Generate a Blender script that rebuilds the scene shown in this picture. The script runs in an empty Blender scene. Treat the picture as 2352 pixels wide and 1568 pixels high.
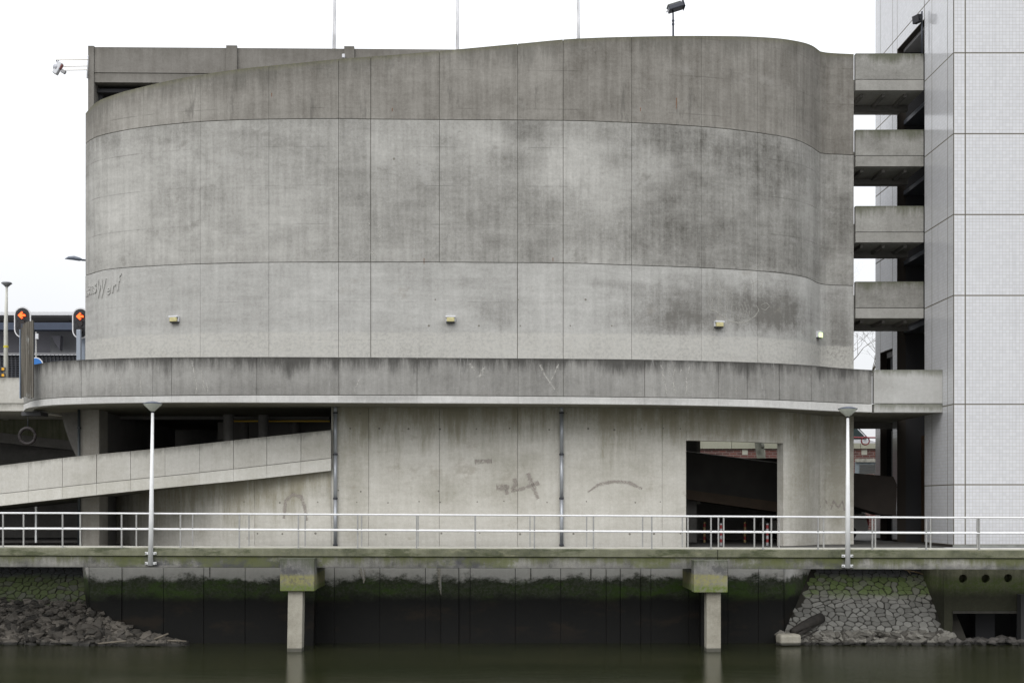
import bpy, math, random
import numpy as np
from mathutils import Vector, Matrix

random.seed(7); rng = np.random.default_rng(7)
scene = bpy.context.scene
col = scene.collection
R = math.radians

# ------------------------------------------------------------ camera, sky, sun
F = 2924.0; CX = 1140.0; HY = 1157.0; CZ = 1.5          # focal length and level eye line of the view, eye height
cam_d = bpy.data.cameras.new('camera'); cam = bpy.data.objects.new('camera', cam_d); col.objects.link(cam)
cam.location = (0, 0, CZ); cam.rotation_euler = (R(90), 0, 0)
cam_d.sensor_width = 36; cam_d.lens = F / 2352 * 36
cam_d.shift_x = (1176 - CX) / 2352; cam_d.shift_y = (HY - 784) / 2352
cam_d.clip_end = 3000; cam_d.clip_start = .5
scene.camera = cam

world = bpy.data.worlds.new('World'); scene.world = world; world.use_nodes = True
nt = world.node_tree; nt.nodes.clear()
N = nt.nodes.new; L = nt.links.new
sky = N('ShaderNodeTexSky'); sky.sky_type = 'NISHITA'; sky.sun_disc = False
sky.sun_elevation = R(42); sky.sun_rotation = R(200); sky.dust_density = 3
geo = N('ShaderNodeTexCoord'); sep = N('ShaderNodeSeparateXYZ'); L(geo.outputs['Generated'], sep.inputs[0])
mx = N('ShaderNodeMath'); mx.operation = 'MAXIMUM'; mx.inputs[1].default_value = 0; L(sep.outputs['Z'], mx.inputs[0])
ma = N('ShaderNodeMath'); ma.operation = 'MULTIPLY_ADD'; ma.inputs[1].default_value = 13.0; ma.inputs[2].default_value = 7.3; L(mx.outputs[0], ma.inputs[0])  # overcast sky: more than twice brighter overhead than at the horizon
cl = N('ShaderNodeTexNoise'); cl.inputs['Scale'].default_value = 1.6; cl.inputs['Detail'].default_value = 4; L(geo.outputs['Generated'], cl.inputs['Vector'])
clm = N('ShaderNodeMapRange'); clm.inputs[1].default_value = .3; clm.inputs[2].default_value = .7; clm.inputs[3].default_value = .95; clm.inputs[4].default_value = 1.05; L(cl.outputs['Fac'], clm.inputs[0])
mm = N('ShaderNodeMath'); mm.operation = 'MULTIPLY'; L(ma.outputs[0], mm.inputs[0]); L(clm.outputs[0], mm.inputs[1])
tint = N('ShaderNodeVectorMath'); tint.operation = 'SCALE'; tint.inputs[0].default_value = (.985, 1.0, 1.03); L(mm.outputs[0], tint.inputs['Scale'])
mix = N('ShaderNodeMix'); mix.data_type = 'RGBA'; mix.inputs[0].default_value = .93
L(sky.outputs[0], mix.inputs[6]); L(tint.outputs[0], mix.inputs[7])
bg = N('ShaderNodeBackground'); bg.inputs['Strength'].default_value = .1; L(mix.outputs[2], bg.inputs['Color'])
wo = N('ShaderNodeOutputWorld'); L(bg.outputs[0], wo.inputs['Surface'])

sd = bpy.data.lights.new('sun', 'SUN'); sd.energy = 1.15; sd.angle = R(40); sd.color = (1, .97, .93)
sun = bpy.data.objects.new('sun', sd); col.objects.link(sun); sun.location = (-20, -20, 60)
sun.rotation_euler = (R(48), 0, R(-20))
vs = scene.view_settings; vs.view_transform = 'Standard'; vs.look = 'None'; vs.gamma = 1; vs.exposure = 0.14
vs.use_curve_mapping = False

# ------------------------------------------------------------ helpers
def X_(px, d): return (px - CX) * d / F
def Z_(py, d): return CZ + (HY - py) * d / F
def P(px, py, d): return (X_(px, d), d, Z_(py, d))

def pchip(xs, ys):
    xs = np.array(xs, float); ys = np.array(ys, float); h = np.diff(xs); dl = np.diff(ys) / h
    m = np.zeros_like(ys); m[0] = dl[0]; m[-1] = dl[-1]
    for i in range(1, len(xs) - 1):
        if dl[i-1] * dl[i] > 0:
            w1 = 2*h[i] + h[i-1]; w2 = h[i] + 2*h[i-1]; m[i] = (w1 + w2) / (w1/dl[i-1] + w2/dl[i])
    def f(x):
        x = np.clip(np.asarray(x, float), xs[0], xs[-1]); i = np.clip(np.searchsorted(xs, x) - 1, 0, len(xs) - 2)
        t = (x - xs[i]) / h[i]
        return (2*t**3-3*t**2+1)*ys[i] + (t**3-2*t**2+t)*h[i]*m[i] + (-2*t**3+3*t**2)*ys[i+1] + (t**3-t**2)*h[i]*m[i+1]
    return f

def tag(o, label=None, cat=None, group=None, kind=None):
    if label: o['label'] = label
    if cat: o['category'] = cat
    if group: o['group'] = group
    if kind: o['kind'] = kind
    return o

def thing(name, label, cat, loc=(0, 0, 0), rz=0, group=None):
    o = bpy.data.objects.new(name, None); o.empty_display_size = .3; col.objects.link(o)
    o.location = loc; o.rotation_euler = (0, 0, rz)
    return tag(o, label, cat, group)

def link_mesh(name, me, parent=None, kind=None):
    o = bpy.data.objects.new(name, me); col.objects.link(o)
    if parent is not None:
        o.parent = parent                        # coordinates are given in the parent's own frame
    if kind: o['kind'] = kind
    return o

def attrs(me, arc, drop):
    a = me.attributes.new('arc', 'FLOAT_VECTOR', 'POINT'); a.data.foreach_set('vector', np.asarray(arc, np.float32).ravel())
    a = me.attributes.new('drop', 'FLOAT', 'POINT'); a.data.foreach_set('value', np.asarray(drop, np.float32).ravel())

def mesh(name, v, f, mat, parent=None, arc=None, drop=None, smooth=False, kind=None, off=None):
    v = [tuple(float(c) for c in p) for p in v]
    me = bpy.data.meshes.new(name); me.from_pydata(v, [], f); me.update()
    va = np.array(v)
    if arc is None:
        w = va + (np.array(off) if off is not None else 0)
        arc = np.stack([w[:, 0], w[:, 2], w[:, 1]], 1)
    if drop is None: drop = va[:, 2].max() - va[:, 2]
    attrs(me, arc, drop)
    for m in (mat if isinstance(mat, (list, tuple)) else [mat]): me.materials.append(m)
    if smooth: me.polygons.foreach_set('use_smooth', [True] * len(me.polygons))
    return link_mesh(name, me, parent, kind)

def join_parts(items):
    V = []; Fc = []
    for v, f in items:
        n = len(V); V += list(v); Fc += [tuple(i + n for i in q) for q in f]
    return V, Fc

def box_vf(x0, x1, y0, y1, z0, z1):
    v = [(x0,y0,z0),(x1,y0,z0),(x1,y1,z0),(x0,y1,z0),(x0,y0,z1),(x1,y0,z1),(x1,y1,z1),(x0,y1,z1)]
    return v, [(0,3,2,1),(4,5,6,7),(0,1,5,4),(1,2,6,5),(2,3,7,6),(3,0,4,7)]

def bevbox_vf(x0, x1, y0, y1, z0, z1, b):
    import bmesh
    bm = bmesh.new(); v, f = box_vf(x0, x1, y0, y1, z0, z1)
    vs_ = [bm.verts.new(p) for p in v]
    for q in f: bm.faces.new([vs_[i] for i in q])
    bmesh.ops.bevel(bm, geom=bm.edges[:], offset=b, segments=2, affect='EDGES', profile=.5)
    bm.verts.index_update()
    out = [tuple(p.co) for p in bm.verts], [tuple(p.index for p in q.verts) for q in bm.faces]
    bm.free(); return out

def box(name, x0, x1, y0, y1, z0, z1, mat, parent=None, kind=None, bev=0):
    v, f = bevbox_vf(x0, x1, y0, y1, z0, z1, bev) if bev else box_vf(x0, x1, y0, y1, z0, z1)
    return mesh(name, v, f, mat, parent, kind=kind)

def tube_vf(pts, r, n=8, caps=True):
    pts = [Vector(p) for p in pts]; rs = r if isinstance(r, (list, tuple)) else [r] * len(pts)
    V = []; Fc = []; up = Vector((0, 0, 1))
    for i, p in enumerate(pts):
        d = (pts[min(i+1, len(pts)-1)] - pts[max(i-1, 0)]).normalized()
        a = d.cross(up) if abs(d.z) < .95 else d.cross(Vector((0, 1, 0)))
        a.normalize(); b = d.cross(a)
        for k in range(n):
            t = 2*math.pi*k/n; V.append(tuple(p + (a*math.cos(t) + b*math.sin(t)) * rs[i]))
    for i in range(len(pts)-1):
        for k in range(n):
            k2 = (k+1) % n; Fc.append((i*n+k, i*n+k2, (i+1)*n+k2, (i+1)*n+k))
    if caps: Fc.append(tuple(range(n))[::-1]); Fc.append(tuple((len(pts)-1)*n + k for k in range(n)))
    return V, Fc

def tube(name, pts, r, mat, parent=None, n=8, smooth=True, kind=None):
    v, f = tube_vf(pts, r, n); return mesh(name, v, f, mat, parent, smooth=smooth, kind=kind)

def lathe_vf(prof, n=20, c=(0, 0, 0)):
    V = []; Fc = []
    for r, z in prof:
        for k in range(n):
            t = 2*math.pi*k/n; V.append((c[0]+r*math.cos(t), c[1]+r*math.sin(t), c[2]+z))
    for i in range(len(prof)-1):
        for k in range(n):
            k2 = (k+1) % n; Fc.append((i*n+k, i*n+k2, (i+1)*n+k2, (i+1)*n+k))
    Fc.append(tuple(range(n))[::-1]); Fc.append(tuple((len(prof)-1)*n + k for k in range(n)))
    return V, Fc

def prism(name, poly, y0, y1, mat, parent=None, kind=None):
    """poly: (x, z) outline, given depth from y0 to y1"""
    n = len(poly)
    v = [(x, y0, z) for x, z in poly] + [(x, y1, z) for x, z in poly]
    f = [tuple(range(n)), tuple(range(2*n-1, n-1, -1))] + [(i, i+n, (i+1) % n + n, (i+1) % n) for i in range(n)]
    return mesh(name, v, f, mat, parent, kind=kind)

def rot_vf(vf, M):
    return [tuple(M @ Vector(p)) for p in vf[0]], vf[1]

# ------------------------------------------------------------ materials
def new_mat(name):
    m = bpy.data.materials.new(name); m.use_nodes = True; t = m.node_tree
    return m, t, t.nodes['Principled BSDF']

def simple(name, c, rough=.6, metal=0, noise=0, scale=6, bump=0, stretch=(1, 1, 1), spec=.5):
    m, t, b = new_mat(name)
    b.inputs['Base Color'].default_value = (*c, 1); b.inputs['Roughness'].default_value = rough; b.inputs['Metallic'].default_value = metal
    b.inputs['Specular IOR Level'].default_value = spec
    if noise or bump:
        tc = t.nodes.new('ShaderNodeTexCoord'); mp = t.nodes.new('ShaderNodeMapping'); mp.inputs['Scale'].default_value = stretch
        n = t.nodes.new('ShaderNodeTexNoise'); n.inputs['Scale'].default_value = scale; n.inputs['Detail'].default_value = 6
        t.links.new(tc.outputs['Object'], mp.inputs[0]); t.links.new(mp.outputs[0], n.inputs['Vector'])
        if noise:
            mr = t.nodes.new('ShaderNodeMapRange'); mr.inputs[1].default_value = .3; mr.inputs[2].default_value = .7
            mr.inputs[3].default_value = 1 - noise; mr.inputs[4].default_value = 1 + noise
            mu = t.nodes.new('ShaderNodeVectorMath'); mu.operation = 'SCALE'; mu.inputs[0].default_value = c
            t.links.new(n.outputs['Fac'], mr.inputs[0]); t.links.new(mr.outputs[0], mu.inputs['Scale']); t.links.new(mu.outputs[0], b.inputs['Base Color'])
        if bump:
            bp = t.nodes.new('ShaderNodeBump'); bp.inputs['Strength'].default_value = bump; bp.inputs['Distance'].default_value = .02
            t.links.new(n.outputs['Fac'], bp.inputs['Height']); t.links.new(bp.outputs[0], b.inputs['Normal'])
    return m

class G:
    """tiny node-graph writer"""
    def __init__(s, t): s.t = t
    def n(s, ty, **kw):
        x = s.t.nodes.new(ty)
        for k, v in kw.items(): setattr(x, k, v)
        return x
    def put(s, sock, v):
        if hasattr(v, 'is_linked') or isinstance(v, bpy.types.NodeSocket): s.t.links.new(v, sock)
        else: sock.default_value = v
    def m(s, op, a, b=0., c=0., clamp=False):
        x = s.n('ShaderNodeMath', operation=op, use_clamp=clamp); s.put(x.inputs[0], a); s.put(x.inputs[1], b); s.put(x.inputs[2], c); return x.outputs[0]
    def v(s, op, a, b=(0, 0, 0)):
        x = s.n('ShaderNodeVectorMath', operation=op); s.put(x.inputs[0], a); s.put(x.inputs[1], b)
        return x.outputs['Value'] if op in ('LENGTH', 'DISTANCE') else x.outputs[0]
    def noise(s, vec, sc, scale=1., detail=5., rough=.6, off=0.):
        mp = s.n('ShaderNodeMapping'); mp.inputs['Scale'].default_value = sc; mp.inputs['Location'].default_value = (off, off*1.7, off*.6)
        s.put(mp.inputs[0], vec)
        x = s.n('ShaderNodeTexNoise'); x.inputs['Scale'].default_value = scale; x.inputs['Detail'].default_value = detail; x.inputs['Roughness'].default_value = rough
        s.put(x.inputs['Vector'], mp.outputs[0]); return x.outputs['Fac']
    def ramp(s, f, a, b, lo=0., hi=1., smooth=True):
        x = s.n('ShaderNodeMapRange'); x.interpolation_type = 'SMOOTHSTEP' if smooth else 'LINEAR'
        s.put(x.inputs[0], f)
        for i, q in enumerate((a, b, lo, hi)): s.put(x.inputs[i+1], q)
        return x.outputs[0]
    def mix(s, f, a, b, bt='MIX'):
        x = s.n('ShaderNodeMix', data_type='RGBA', blend_type=bt); s.put(x.inputs[0], f)
        for i, q in ((6, a), (7, b)): s.put(x.inputs[i], (*q, 1) if isinstance(q, tuple) and len(q) == 3 else q)
        return x.outputs[2]

def concrete(name, dark, light, run=None, blobs=(), bands=(), streak=.35, seed=0., mottle=1., pour=0., panel=.06, bump=.35, edge=None, spots=0., drips=None, rough=.88, patches=(), lay=0.):
    """cast concrete. run=(length, strength, colour): grime washed down from the top edge; blobs=(s, z, rs, rz, amount): stains or painted shade (<0),
    cleaned patches (>0) at places on the wall; bands=(z, softness, waviness, colour, amount, side): tide marks and growth"""
    mean = [(a+b_)/2 for a, b_ in zip(dark, light)]; hs = [(b_-a)/2*1.6 for a, b_ in zip(dark, light)]
    dark, light = tuple(max(.015, a-b_) for a, b_ in zip(mean, hs)), tuple(a+b_ for a, b_ in zip(mean, hs))
    m, t, b = new_mat(name); g = G(t)
    A = g.n('ShaderNodeAttribute', attribute_name='arc').outputs['Vector']
    D = g.n('ShaderNodeAttribute', attribute_name='drop').outputs['Fac']
    sp = g.n('ShaderNodeSeparateXYZ'); g.put(sp.inputs[0], A); S, Zc = sp.outputs['X'], sp.outputs['Y']
    big = g.noise(A, (.22, .3, .22), 1, 7, .62, seed)
    mid = g.noise(A, (.9, 1.3, .9), 1, 8, .68, seed + 5)
    strk = g.noise(A, (5.5, .28, 5.5), 1, 5, .6, seed + 9)
    fine = g.noise(A, (9, 9, 9), 1, 6, .75, seed + 2)
    grain = g.noise(A, (34, 34, 34), 1, 3, .8, seed)
    f = g.m('ADD', g.m('MULTIPLY', g.m('SUBTRACT', big, .5), 1.7 * mottle), g.m('MULTIPLY', g.m('SUBTRACT', mid, .5), 1.5 * mottle))
    f = g.m('ADD', f, g.m('MULTIPLY', g.m('SUBTRACT', strk, .5), 1.6 * streak))
    f = g.m('ADD', f, g.m('MULTIPLY', g.m('SUBTRACT', fine, .5), 1.25))
    f = g.m('ADD', f, g.m('MULTIPLY', g.m('SUBTRACT', grain, .5), 1.0))
    if lay: f = g.m('ADD', f, g.m('MULTIPLY', g.m('SUBTRACT', g.noise(A, (.45, 4.2, .45), 1, 7, .75, seed + 15), .5), lay))
    oi = g.n('ShaderNodeObjectInfo').outputs['Random']
    f = g.m('ADD', f, g.m('MULTIPLY', g.m('SUBTRACT', oi, .5), panel * 4))
    wob = g.m('ADD', g.m('MULTIPLY', g.m('SUBTRACT', g.noise(A, (1.1, .8, 1.1), 1, 9, .8, seed + 20), .5), 2.2), g.m('MULTIPLY', g.m('SUBTRACT', g.noise(A, (4, .22, 4), 1, 5, .7, seed + 23), .5), .9))
    for (s0, z0, rs, rz, amt) in blobs:
        du = g.m('DIVIDE', g.m('SUBTRACT', S, s0), rs); dz = g.m('DIVIDE', g.m('SUBTRACT', Zc, z0), rz)
        d = g.m('SQRT', g.m('ADD', g.m('MULTIPLY', du, du), g.m('MULTIPLY', dz, dz)))
        d = g.m('ADD', d, wob)
        k = g.ramp(d, 1.5, .1, 0, amt*.95)
        f = g.m('ADD', f, k)
    c = g.mix(g.ramp(f, -1.2, 1.2, 0, 1, False), dark, light)
    for i_, (pc, psc, thr, pamt) in enumerate(patches):      # stains of another colour with ragged outlines
        pn = g.noise(A, psc, 1, 7, .72, seed + 100 + 7*i_)
        c = g.mix(g.ramp(pn, thr, thr + .1, 0, pamt), c, pc)
    if pour:                                    # faint lift lines of the formwork
        fr = g.m('FRACT', g.m('DIVIDE', g.m('SUBTRACT', Zc, 10.1), pour))
        near = g.m('ABSOLUTE', g.m('SUBTRACT', fr, .5))
        ln = g.ramp(g.m('ADD', near, g.m('MULTIPLY', g.m('SUBTRACT', g.noise(A, (1.5, .2, 1.5), 1, 4, .7, 3), .5), .012)), .484, .497, 0, 1)
        ln = g.m('MULTIPLY', ln, g.ramp(g.noise(A, (.55, .01, .55), 1, 3, .7, seed + 31), .45, .65, 0, .38))
        c = g.mix(ln, c, tuple(q * .5 for q in dark))
    if spots:
        vo = g.n('ShaderNodeTexVoronoi'); mp = g.n('ShaderNodeMapping'); mp.inputs['Scale'].default_value = (4.5, 4.5, 4.5); g.put(mp.inputs[0], A); g.put(vo.inputs['Vector'], mp.outputs[0])
        c = g.mix(g.m('MULTIPLY', g.ramp(vo.outputs['Distance'], .11, .05), spots), c, tuple(q * .4 for q in dark))
    if run:
        ln, st, cr = run
        w = g.m('SUBTRACT', g.m('ADD', g.m('MULTIPLY', g.noise(A, (2.2, .25, 2.2), 1, 8, .8, seed + 40), 3.0), g.m('MULTIPLY', g.noise(A, (.5, .3, .5), 1, 3, .6, seed + 44), 1.6)), 1.85)
        k = g.m('SUBTRACT', w, g.m('DIVIDE', D, ln))
        c = g.mix(g.ramp(k, -.45, .55, 0, st), c, cr)
        c = g.mix(g.ramp(g.m('ADD', D, g.m('MULTIPLY', g.m('SUBTRACT', fine, .5), .3)), .12, -.03, 0, st * .6), c, tuple(q * .7 for q in cr))
    if drips:                                   # pale lime washed out of the concrete
        cr, st = drips
        k = g.m('MULTIPLY', g.ramp(g.noise(A, (2.6, .12, 2.6), 1, 6, .8, seed + 60), .6, .72), g.ramp(g.noise(A, (20, 3, 20), 1, 4, .8, 4), .42, .62))
        c = g.mix(g.m('MULTIPLY', k, st), c, cr)
    for (z0, soft, amp, cb, amt, side) in bands:
        if side == 'mid':
            k = g.ramp(g.m('ABSOLUTE', g.m('SUBTRACT', Zc, z0)), soft, soft*.2, 0, amt)
            k = g.m('MULTIPLY', k, g.ramp(g.noise(A, (.55, 1.2, .55), 1, 8, .72, seed + 77), .5, .64))
            c = g.mix(k, c, cb); continue
        wv = g.m('MULTIPLY', g.m('SUBTRACT', g.noise(A, (1.1, 1.6, 1.1), 1, 8, .75, seed + z0), .5), amp)
        q = g.m('ADD', Zc, wv) if side != 'top' else g.m('ADD', D, wv)
        k = g.ramp(q, z0 + soft, z0 - soft, 0, amt) if side in ('below', 'top') else g.ramp(q, z0 - soft, z0 + soft, 0, amt)
        k = g.m('MULTIPLY', k, g.ramp(fine, .38, .6, .3 if amt < .9 else (.93 if amt < 1 else 1), 1))
        c = g.mix(k, c, cb)
    g.put(b.inputs['Base Color'], c); b.inputs['Roughness'].default_value = rough; b.inputs['Specular IOR Level'].default_value = .25
    bp = g.n('ShaderNodeBump'); bp.inputs['Strength'].default_value = bump; bp.inputs['Distance'].default_value = .012
    g.put(bp.inputs['Height'], g.m('ADD', g.m('MULTIPLY', grain, .5), fine)); g.put(b.inputs['Normal'], bp.outputs[0])
    return m

# ------------------------------------------------------------ plan curves (view column -> plan position)
class Curve:
    def __init__(s, ctrl, lead=()):
        """ctrl: (column, distance) from left to right; lead: plan points before the first one"""
        xs = [c[0] for c in ctrl]; f = pchip(xs, [c[1] for c in ctrl])
        px = np.linspace(xs[0], xs[-1], 1400); d = f(px)
        pts = [(X_(a, b), b) for a, b in zip(px, d)]
        pts = np.array(pts)
        # light smoothing of the plan keeps the surface fair
        for _ in range(30):
            pts[1:-1] = pts[1:-1]*.5 + (pts[:-2] + pts[2:])*.25
        s.nlead = 0
        if len(lead):
            ld = np.array(lead, float); q = []
            ld = np.vstack([ld, pts[0]])
            for i in range(len(ld)-1):
                for k in range(12): q.append(ld[i] + (ld[i+1]-ld[i])*k/12)
            s.nlead = len(q); pts = np.vstack([q, pts])
        s.p = pts; s.px = CX + F*pts[:, 0]/pts[:, 1]
        s.s = np.concatenate([[0], np.cumsum(np.hypot(*np.diff(pts, axis=0).T))])
        tg = np.gradient(pts, axis=0); tg /= np.linalg.norm(tg, axis=1)[:, None]
        s.nrm = np.stack([tg[:, 1], -tg[:, 0]], 1)          # towards the water
        s.t = np.arange(len(pts), dtype=float)
        s.s -= np.interp(CX, s.px[s.nlead:], s.s[s.nlead:])  # arc length measured from the view axis
    def T(s, px): return np.interp(px, s.px[s.nlead:], s.t[s.nlead:])
    def at(s, t):
        g = lambda a: np.interp(t, s.t, a)
        return g(s.p[:, 0]), g(s.p[:, 1]), g(s.nrm[:, 0]), g(s.nrm[:, 1]), g(s.s), g(s.px)
    def arc(s, px): return float(np.interp(px, s.px[s.nlead:], s.s[s.nlead:]))
    def pt(s, px, py, off=0):
        X, Y, nx, ny, a, _ = s.at(s.T(px)); d = float(Y)
        return Vector((float(X + nx*off), float(Y + ny*off), Z_(py, d)))

def strip(name, cv, t0, t1, ytop, ybot, mat, parent, thick=.08, gap=0., zgap=0., off=0., step=.25, coping=False):
    """a slab of wall standing on the plan curve between two joints; ytop/ybot give its edges"""
    s0 = float(np.interp(t0, cv.t, cv.s)) + gap; s1 = float(np.interp(t1, cv.t, cv.s)) - gap
    n = max(2, int((s1 - s0)/step) + 1); ss = np.linspace(s0, s1, n); t = np.interp(ss, cv.s, cv.t)
    X, Y, nx, ny, s, px = cv.at(t)
    lim = cv.px[cv.nlead]; pq = np.where(t < cv.nlead, lim, px); Yq = np.where(t < cv.nlead, cv.p[cv.nlead, 1], Y)
    zt = (Z_(ytop(pq), Yq) if callable(ytop) else np.full(n, float(ytop))) - zgap
    zb = (Z_(ybot(pq), Yq) if callable(ybot) else np.full(n, float(ybot))) + zgap
    V = []; A = []; D = []
    for k, (o, z) in enumerate(((off, zt), (off, zb), (off-thick, zb), (off-thick, zt))):
        for i in range(n):
            V.append((X[i] + nx[i]*o, Y[i] + ny[i]*o, z[i])); A.append((s[i], z[i], -o)); D.append(zt[i] - z[i])
    f = []
    for k in range(4):
        a = k*n; b = ((k+1) % 4)*n
        for i in range(n-1): f.append((a+i, b+i, b+i+1, a+i+1))
    f += [(0, 3*n, 2*n, n), (n-1, 2*n-1, 3*n-1, 4*n-1)]
    return mesh(name, V, f, mat, parent, arc=A, drop=D)

# drum wall
raw = [(195,48.84),(217.6,47.77),(246,47.28),(330,46.44),(410,45.98),(460,45.76),(588,45.5),(778,45.4),(1011,45.5),(1176,45.57),(1294,45.62),
       (1451,45.88),(1611,46.36),(1764,47.31),(1827,48.02),(1857,48.78),(1874,49.42),(1882,49.81),(1899,49.98),(1930,50.06),(1961,50.13)]
drum = Curve([(a, 45.4 + (b-45.4)*.86) for a, b in raw], lead=[(-14.6, 54), (-15.2, 51)])
y_top = pchip([195,205,217,225,260,280,320,365,440,560,680,780,900,1050,1190,1330,1450,1600,1700,1780,1840,1860,1870,1878,1885,1905,1961],
              [262,250,238,232,218,211,201,190,175,157,145,135,126,113,100,88,84,82,83,87,96,102,107,113,118,121,124])
y_j1 = pchip([195,200,217.6,246,330,410,460,588,778,853,1011,1176,1294,1451,1611,1764,1827,1857,1874,1882,1899,1924,1961],
             [333,327.6,316.4,307.6,292.6,283.8,279.6,274.6,272.6,273.9,275,276,277,282,291,308.4,320.9,333.9,344.6,350.9,353.6,354.6,356])
y_j2 = pchip([195,246,330,460,588,850,1176,1294,1451,1611,1764,1827,1857,1882,1899,1961],
             [633,619,612,606,603,601.5,603,604,609,615,624,632,639,651,654,656])
# lower parapet
para = Curve([(54,46.6),(58,46.1),(66,45.8),(77.5,45.6),(120,44.75),(180,44.2),(287,43.7),(425,43.4),(588,43.3),(800,43.4),(1176,43.7),(1451,44.1),(1611,44.5),(1764,45.2),(1864,46),(1914,46.6),(1962,47.05),(2004,47.3)],
             lead=[(-15.6, 52), (-17.0, 49)])
yp_top = pchip([54,77.5,120,180,287,425,588,800,1176,1451,1611,1764,1864,1914,1962,2004],[842,836.5,829.5,825.7,821.4,819.4,818.8,819.6,821.9,824.4,827.7,832.5,838.2,843,846.4,848.7])
yp_j = pchip([54,77.5,120,150,275,588,800,1176,1451,1611,1764,1864,1962,2004],[928,919,914,912,909.7,906.8,907,909,911.8,913.9,917.6,921.6,926.1,927.2])
yp_b = pchip([54,60,77.5,125,180,275,425,588,800,1176,1451,1611,1764,1864,1914,2004],[945,939,935,930.3,928,925.7,924.3,924.5,925.2,927,929,931.7,936,941.5,944,947])

B = lambda px, py, rx, ry, a: (drum.arc(px), Z_(py, 45.6), rx*.0156, ry*.0156, a)
lightgrey = (.50, .50, .48)
conc_top = concrete('concrete_upper', (.130,.120,.104), (.315,.302,.275), run=(.9, .55, (.085,.082,.07)), streak=1.0, lay=.6, patches=[((.30,.29,.27), (.7,.9,.7), .585, .4), ((.10,.095,.085), (1.6,.35,1.6), .57, .5)], seed=1.3, pour=1.38, blobs=[
    B(330,250,120,60,.5), B(2300,250,10,10,0), B(480,250,110,40,.32), B(1650,160,400,110,-.18), B(1220,230,130,60,-.25), B(950,220,160,60,.12)], bands=[(.12,.12,.2,(.16,.16,.06),.35,'top')])
conc_mid = concrete('concrete_middle', (.165,.160,.146), (.43,.423,.398), streak=.75, lay=.85, patches=[((.44,.435,.42), (.75,1.1,.75), .59, .36), ((.135,.128,.112), (.9,1.0,.9), .585, .38)], seed=7.7, pour=1.38, blobs=[
    B(290,450,170,260,.62), B(600,520,200,120,.3), B(560,340,190,60,.2), B(1290,385,95,70,.95), B(1130,330,60,50,.5), B(1190,370,60,30,-.5), B(1400,450,90,60,.5), B(1500,380,60,40,.5),
    B(1680,470,270,190,-.62), B(1740,340,120,80,-.35), B(1860,480,30,200,.45), B(1930,450,45,120,-.35), B(1000,460,160,90,-.22), B(1430,540,60,40,-.35), B(1190,300,80,25,-.5), B(1520,310,90,30,-.4), B(700,380,80,60,-.15)])
conc_low = concrete('concrete_lower', (.245,.24,.225), (.535,.532,.51), streak=.5, lay=.9, patches=[((.28,.265,.235), (.8,1.0,.8), .6, .5)], seed=13.1, pour=1.38, mottle=.75, blobs=[
    B(1660,695,240,60,-.85), B(1800,690,120,64,-.75), B(1560,740,140,30,-.5), B(1150,720,60,45,-.5), B(1420,650,80,12,-.4), B(1930,720,40,110,-.75), B(1850,700,22,130,.35), B(1080,650,60,14,-.25),
    B(500,735,30,25,-.2), B(320,760,160,40,.12)], bands=[(7.62,.05,.16,(.50,.49,.45),.72,'below')])
conc_base = concrete('concrete_base', (.40,.385,.335), (.66,.645,.60), run=(2.2,.72,(.22,.20,.13)), streak=.55, seed=17.4, mottle=.8, spots=.25, blobs=[  # long run also paints the soffit's shade over the grime
    B(1010,1125,42,32,-.65), B(1180,1120,60,42,-.6), B(1210,1055,50,22,-.5), B(1130,1060,30,30,-.5), B(1440,1100,60,90,-.22), B(1330,970,200,30,-.3), B(700,1160,60,30,-.4), B(1100,1200,120,40,.2), B(820,1100,20,140,-.35), B(1930,1100,55,260,-1.25), B(1845,1080,70,260,-.95), B(1700,965,260,45,-.9), B(1100,945,500,25,-.5)], lay=.8, patches=[((.34,.31,.26), (.7,1.1,.7), .585, .5)],  # last blobs paint the shade under the slab and beside the doorway
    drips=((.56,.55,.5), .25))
conc_para = concrete('concrete_parapet', (.145,.141,.131), (.335,.329,.311), run=(.62,.85,(.050,.048,.044)), streak=.95, seed=23.9, mottle=.9, blobs=[
    (-14.5, 6.1, 3.4, .6, .75), (-8, 5.8, 3, .3, .3)], drips=((.5,.5,.48), .8))
conc_edge = concrete('concrete_slab_edge', (.40,.395,.38), (.66,.655,.635), streak=.5, seed=29.1, mottle=.9, blobs=[(drum.arc(1500), 5.1, 2.2, .15, -.7), (drum.arc(880), 5.1, 1.8, .12, -.6)])
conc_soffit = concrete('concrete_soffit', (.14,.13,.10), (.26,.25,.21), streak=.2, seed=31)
conc_ramp_edge = concrete('concrete_ramp_edge', (.42,.405,.35), (.66,.65,.61), streak=.6, seed=38)
conc_bridge_slab = concrete('concrete_bridge_slab', (.20,.197,.18), (.42,.41,.385), streak=.4, seed=42)
conc_ramp = concrete('concrete_ramp_parapet', (.38,.365,.32), (.62,.61,.575), run=(.3,.5,(.13,.125,.105)), streak=.5, seed=37, mottle=.7, blobs=[(-15.5,3.6,3,.6,-.35), (X_(1090,45),3.5,.8,.3,-.3)])
conc_bridge = concrete('concrete_bridge', (.16,.155,.14), (.40,.395,.37), run=(.5,.8,(.095,.10,.065)), streak=.45, seed=41, panel=.1)
conc_bridge_pale = concrete('concrete_bridge_pale', (.34,.335,.315), (.52,.52,.505), run=(.3,.75,(.15,.155,.12)), streak=.35, seed=43, mottle=.6, blobs=[(14.2,6,.6,.8,-.6)])
conc_roof = concrete('concrete_roof_parapet', (.14,.13,.115), (.255,.245,.225), run=(.5,.35,(.1,.095,.08)), streak=.8, seed=47)
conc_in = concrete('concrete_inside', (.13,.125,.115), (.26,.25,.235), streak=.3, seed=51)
conc_col = concrete('concrete_column', (.24,.22,.185), (.42,.40,.36), streak=.8, seed=53)
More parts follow.
